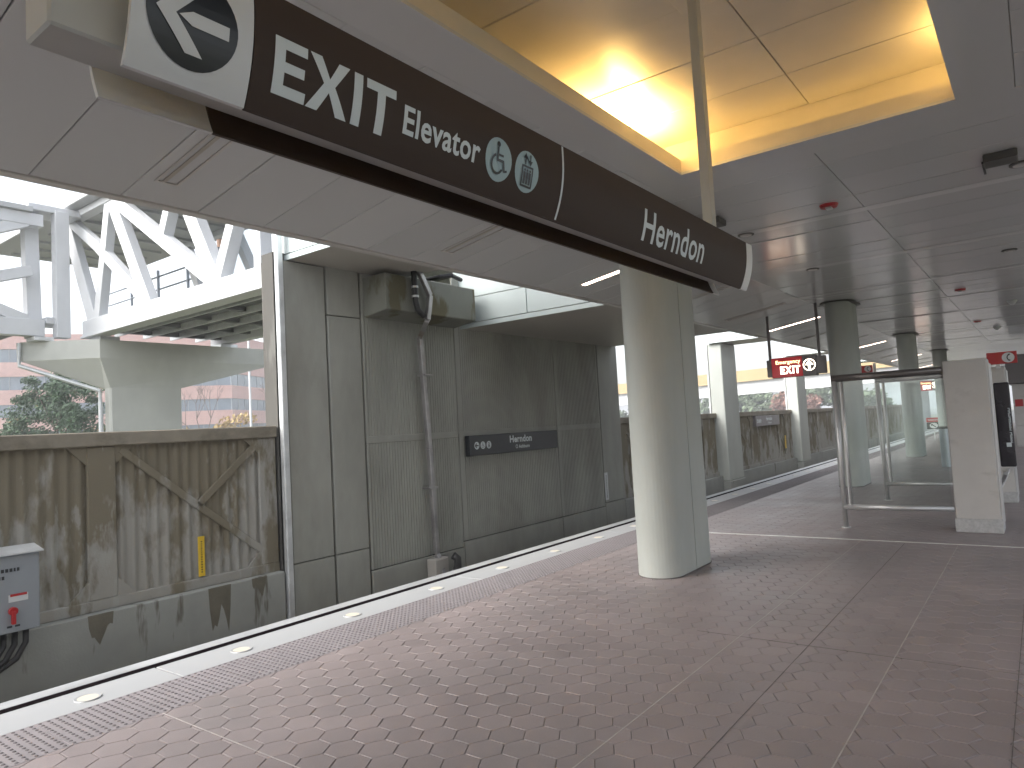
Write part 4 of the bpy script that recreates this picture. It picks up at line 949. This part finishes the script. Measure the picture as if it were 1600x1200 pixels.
def bush(label, x, y, zg, rx, ry, h_, m, n, ls, seed):
    e = empty('bush', label, 'bush', 'autumn bushes in front of the brick offices', (x, y, zg)); fn, cl = clumps(0, 0, h_*.5, rx, ry, h_*.5, 22, h_*.25, seed)
    t, tv_ = leaves(n, fn, ls, seed=seed); leafobj(t, tv_, 'foliage', m, e)
    b = B()
    for c in cl[:10]: b.tube((0, 0, 0), c[:3], .05, 5, r1=.015)
    b.build('stem', M['bark'], e)
bush('yellow autumn bush between pier and tower at the brick building foot', -58, 36.3, -2.6, 2.4, 2.6, 6.7, 'yellowleaf', 2600, .2, 21)
bush('low yellow bush right of the bridge pier shaft', -58, 30.6, -2.6, 2.2, 2.2, 5.9, 'yellowleaf', 1500, .2, 22)
bush('yellow bush behind the evergreen tree left of the pier', -58, 23.0, -2.6, 2.6, 3.4, 6.3, 'yellowleaf', 2400, .2, 23)
def bare(label, x, y, zg, h_, seed):
    e = empty('bare_tree', label, 'tree', None, (x, y, zg)); q = random.Random(seed); b = B()
    def grow(p, d, L, r_, n):
        e_ = p+d*L; b.tube(p, e_, r_, 5, r1=r_*.6)
        if n: 
            for _ in range(3): grow(e_, (d+Vector((q.uniform(-.7,.7), q.uniform(-.7,.7), q.uniform(-.1,.5)))).normalized(), L*.62, r_*.58, n-1)
    grow(Vector((0,0,0)), Vector((0,0,1)), h_*.45, .09, 4); b.build('branches', M['bark'], e)
bare('small bare tree in front of the brick office windows', -56, 31.3, -2.6, 8.8, 31)
bare('bare sapling close to the tower edge before the offices', -56, 38.2, -2.6, 9.2, 33)
e = empty('lamp_pole', 'thin white lamp pole in front of the brick office block', 'pole', None, (-40, 25.5, -2.6)); b = B(); b.tube((0,0,0), (0,0,11), .085, 10, r1=.06); b.build('shaft', M['whitesteel'], e); b = B(); b.tube((0,0,0), (0,0,.3), .16, 10); b.build('base', M['galv'], e)
# overpass crossing far along the line
ov = empty('road_overpass', 'tan and white road overpass crossing beyond the far track wall', 'overpass')
def ovb(name, z0, z1, y0, y1, m):
    t = B(); A = (-110, 1.6); Z = (60, -1.2)
    g_ = lambda x: .017*(x+30)
    t.add([(x, y, z+g_(x)) for x in (-110, 60) for y, z in ((y0, z0), (y1, z0), (y1, z1), (y0, z1))], [(0,3,2,1),(4,5,6,7),(0,1,5,4),(1,2,6,5),(2,3,7,6),(3,0,4,7)])
    me = t.mesh(name, M[m]); bm = bmesh.new(); bm.from_mesh(me); bmesh.ops.recalc_face_normals(bm, faces=bm.faces); bm.to_mesh(me); bm.free(); obj(name, me, ov)
ovb('parapet', 5.85, 7.3, 90.4, 90.8, 'tan'); ovb('girder', 4.2, 5.84, 90.9, 92, 'girder'); ovb('deck', 5.7, 5.848, 90.81, 102, 'girder'); ovb('parapet', 5.85, 7.3, 102.1, 102.5, 'tan')
for x in (-62, -12, 30):
    b = B(); b.box(x-1, x+1, 93, 100, -2.6, 4.3+.017*(x+30)); b.build('overpass_pier', M['girder'], ov)
def far_tree(label, x, y, h_, r_, m, seed):
    e = tree(label, x, y, -2.6, h_, r_, h_*.42, m, 2600, .42, seed, trunks=1, nc=26, rc=r_*.42); e['group'] = 'trees beyond the overpass'
far_tree('green tree under the overpass beside the nearest wall column', -47, 128, 9.5, 5, 'fargreen', 41)
far_tree('dull green tree under the overpass, second from the wall column', -40, 126, 9, 4.5, 'fargreen', 42)
far_tree('green tree next to the red autumn tree under the overpass', -33, 128, 10, 4.6, 'fargreen', 43)
far_tree('red autumn tree under the overpass left of the exit sign column', -32, 122, 9, 3.4, 'farred', 44)
far_tree('low green tree right of the second wall column under the overpass', -24, 130, 7.5, 4.5, 'fargreen', 45)
far_tree('small green tree seen in the gap left of the big column', -62, 118, 7, 4, 'fargreen', 46)
# right-hand track wall, unseen, kept low so more daylight reaches the platform
e = empty('unseen_right_wall', 'unseen concrete track wall on the right, lowered to admit light', 'wall')
b = B(); b.box(6.2, 6.6, -30, 70, -1.2, .7); b.build('wall_body', M['wall'], e)

# ------------------------------------------------------------------ air
hz = bpy.data.materials.new('haze_air'); hz.use_nodes = True; t = hz.node_tree; t.nodes.clear()
o_ = nn(t, 'ShaderNodeOutputMaterial'); pv = nn(t, 'ShaderNodeVolumePrincipled'); pv.inputs['Color'].default_value = (.95, .97, 1, 1); pv.inputs['Density'].default_value = .0022; pv.inputs['Anisotropy'].default_value = .2
t.links.new(pv.outputs[0], o_.inputs['Volume'])
b = B(); b.box(-720, 720, -520, 920, -4.2, 14.5); tag(b.build('haze', hz), 'thin pale air over the whole place', kind='stuff')
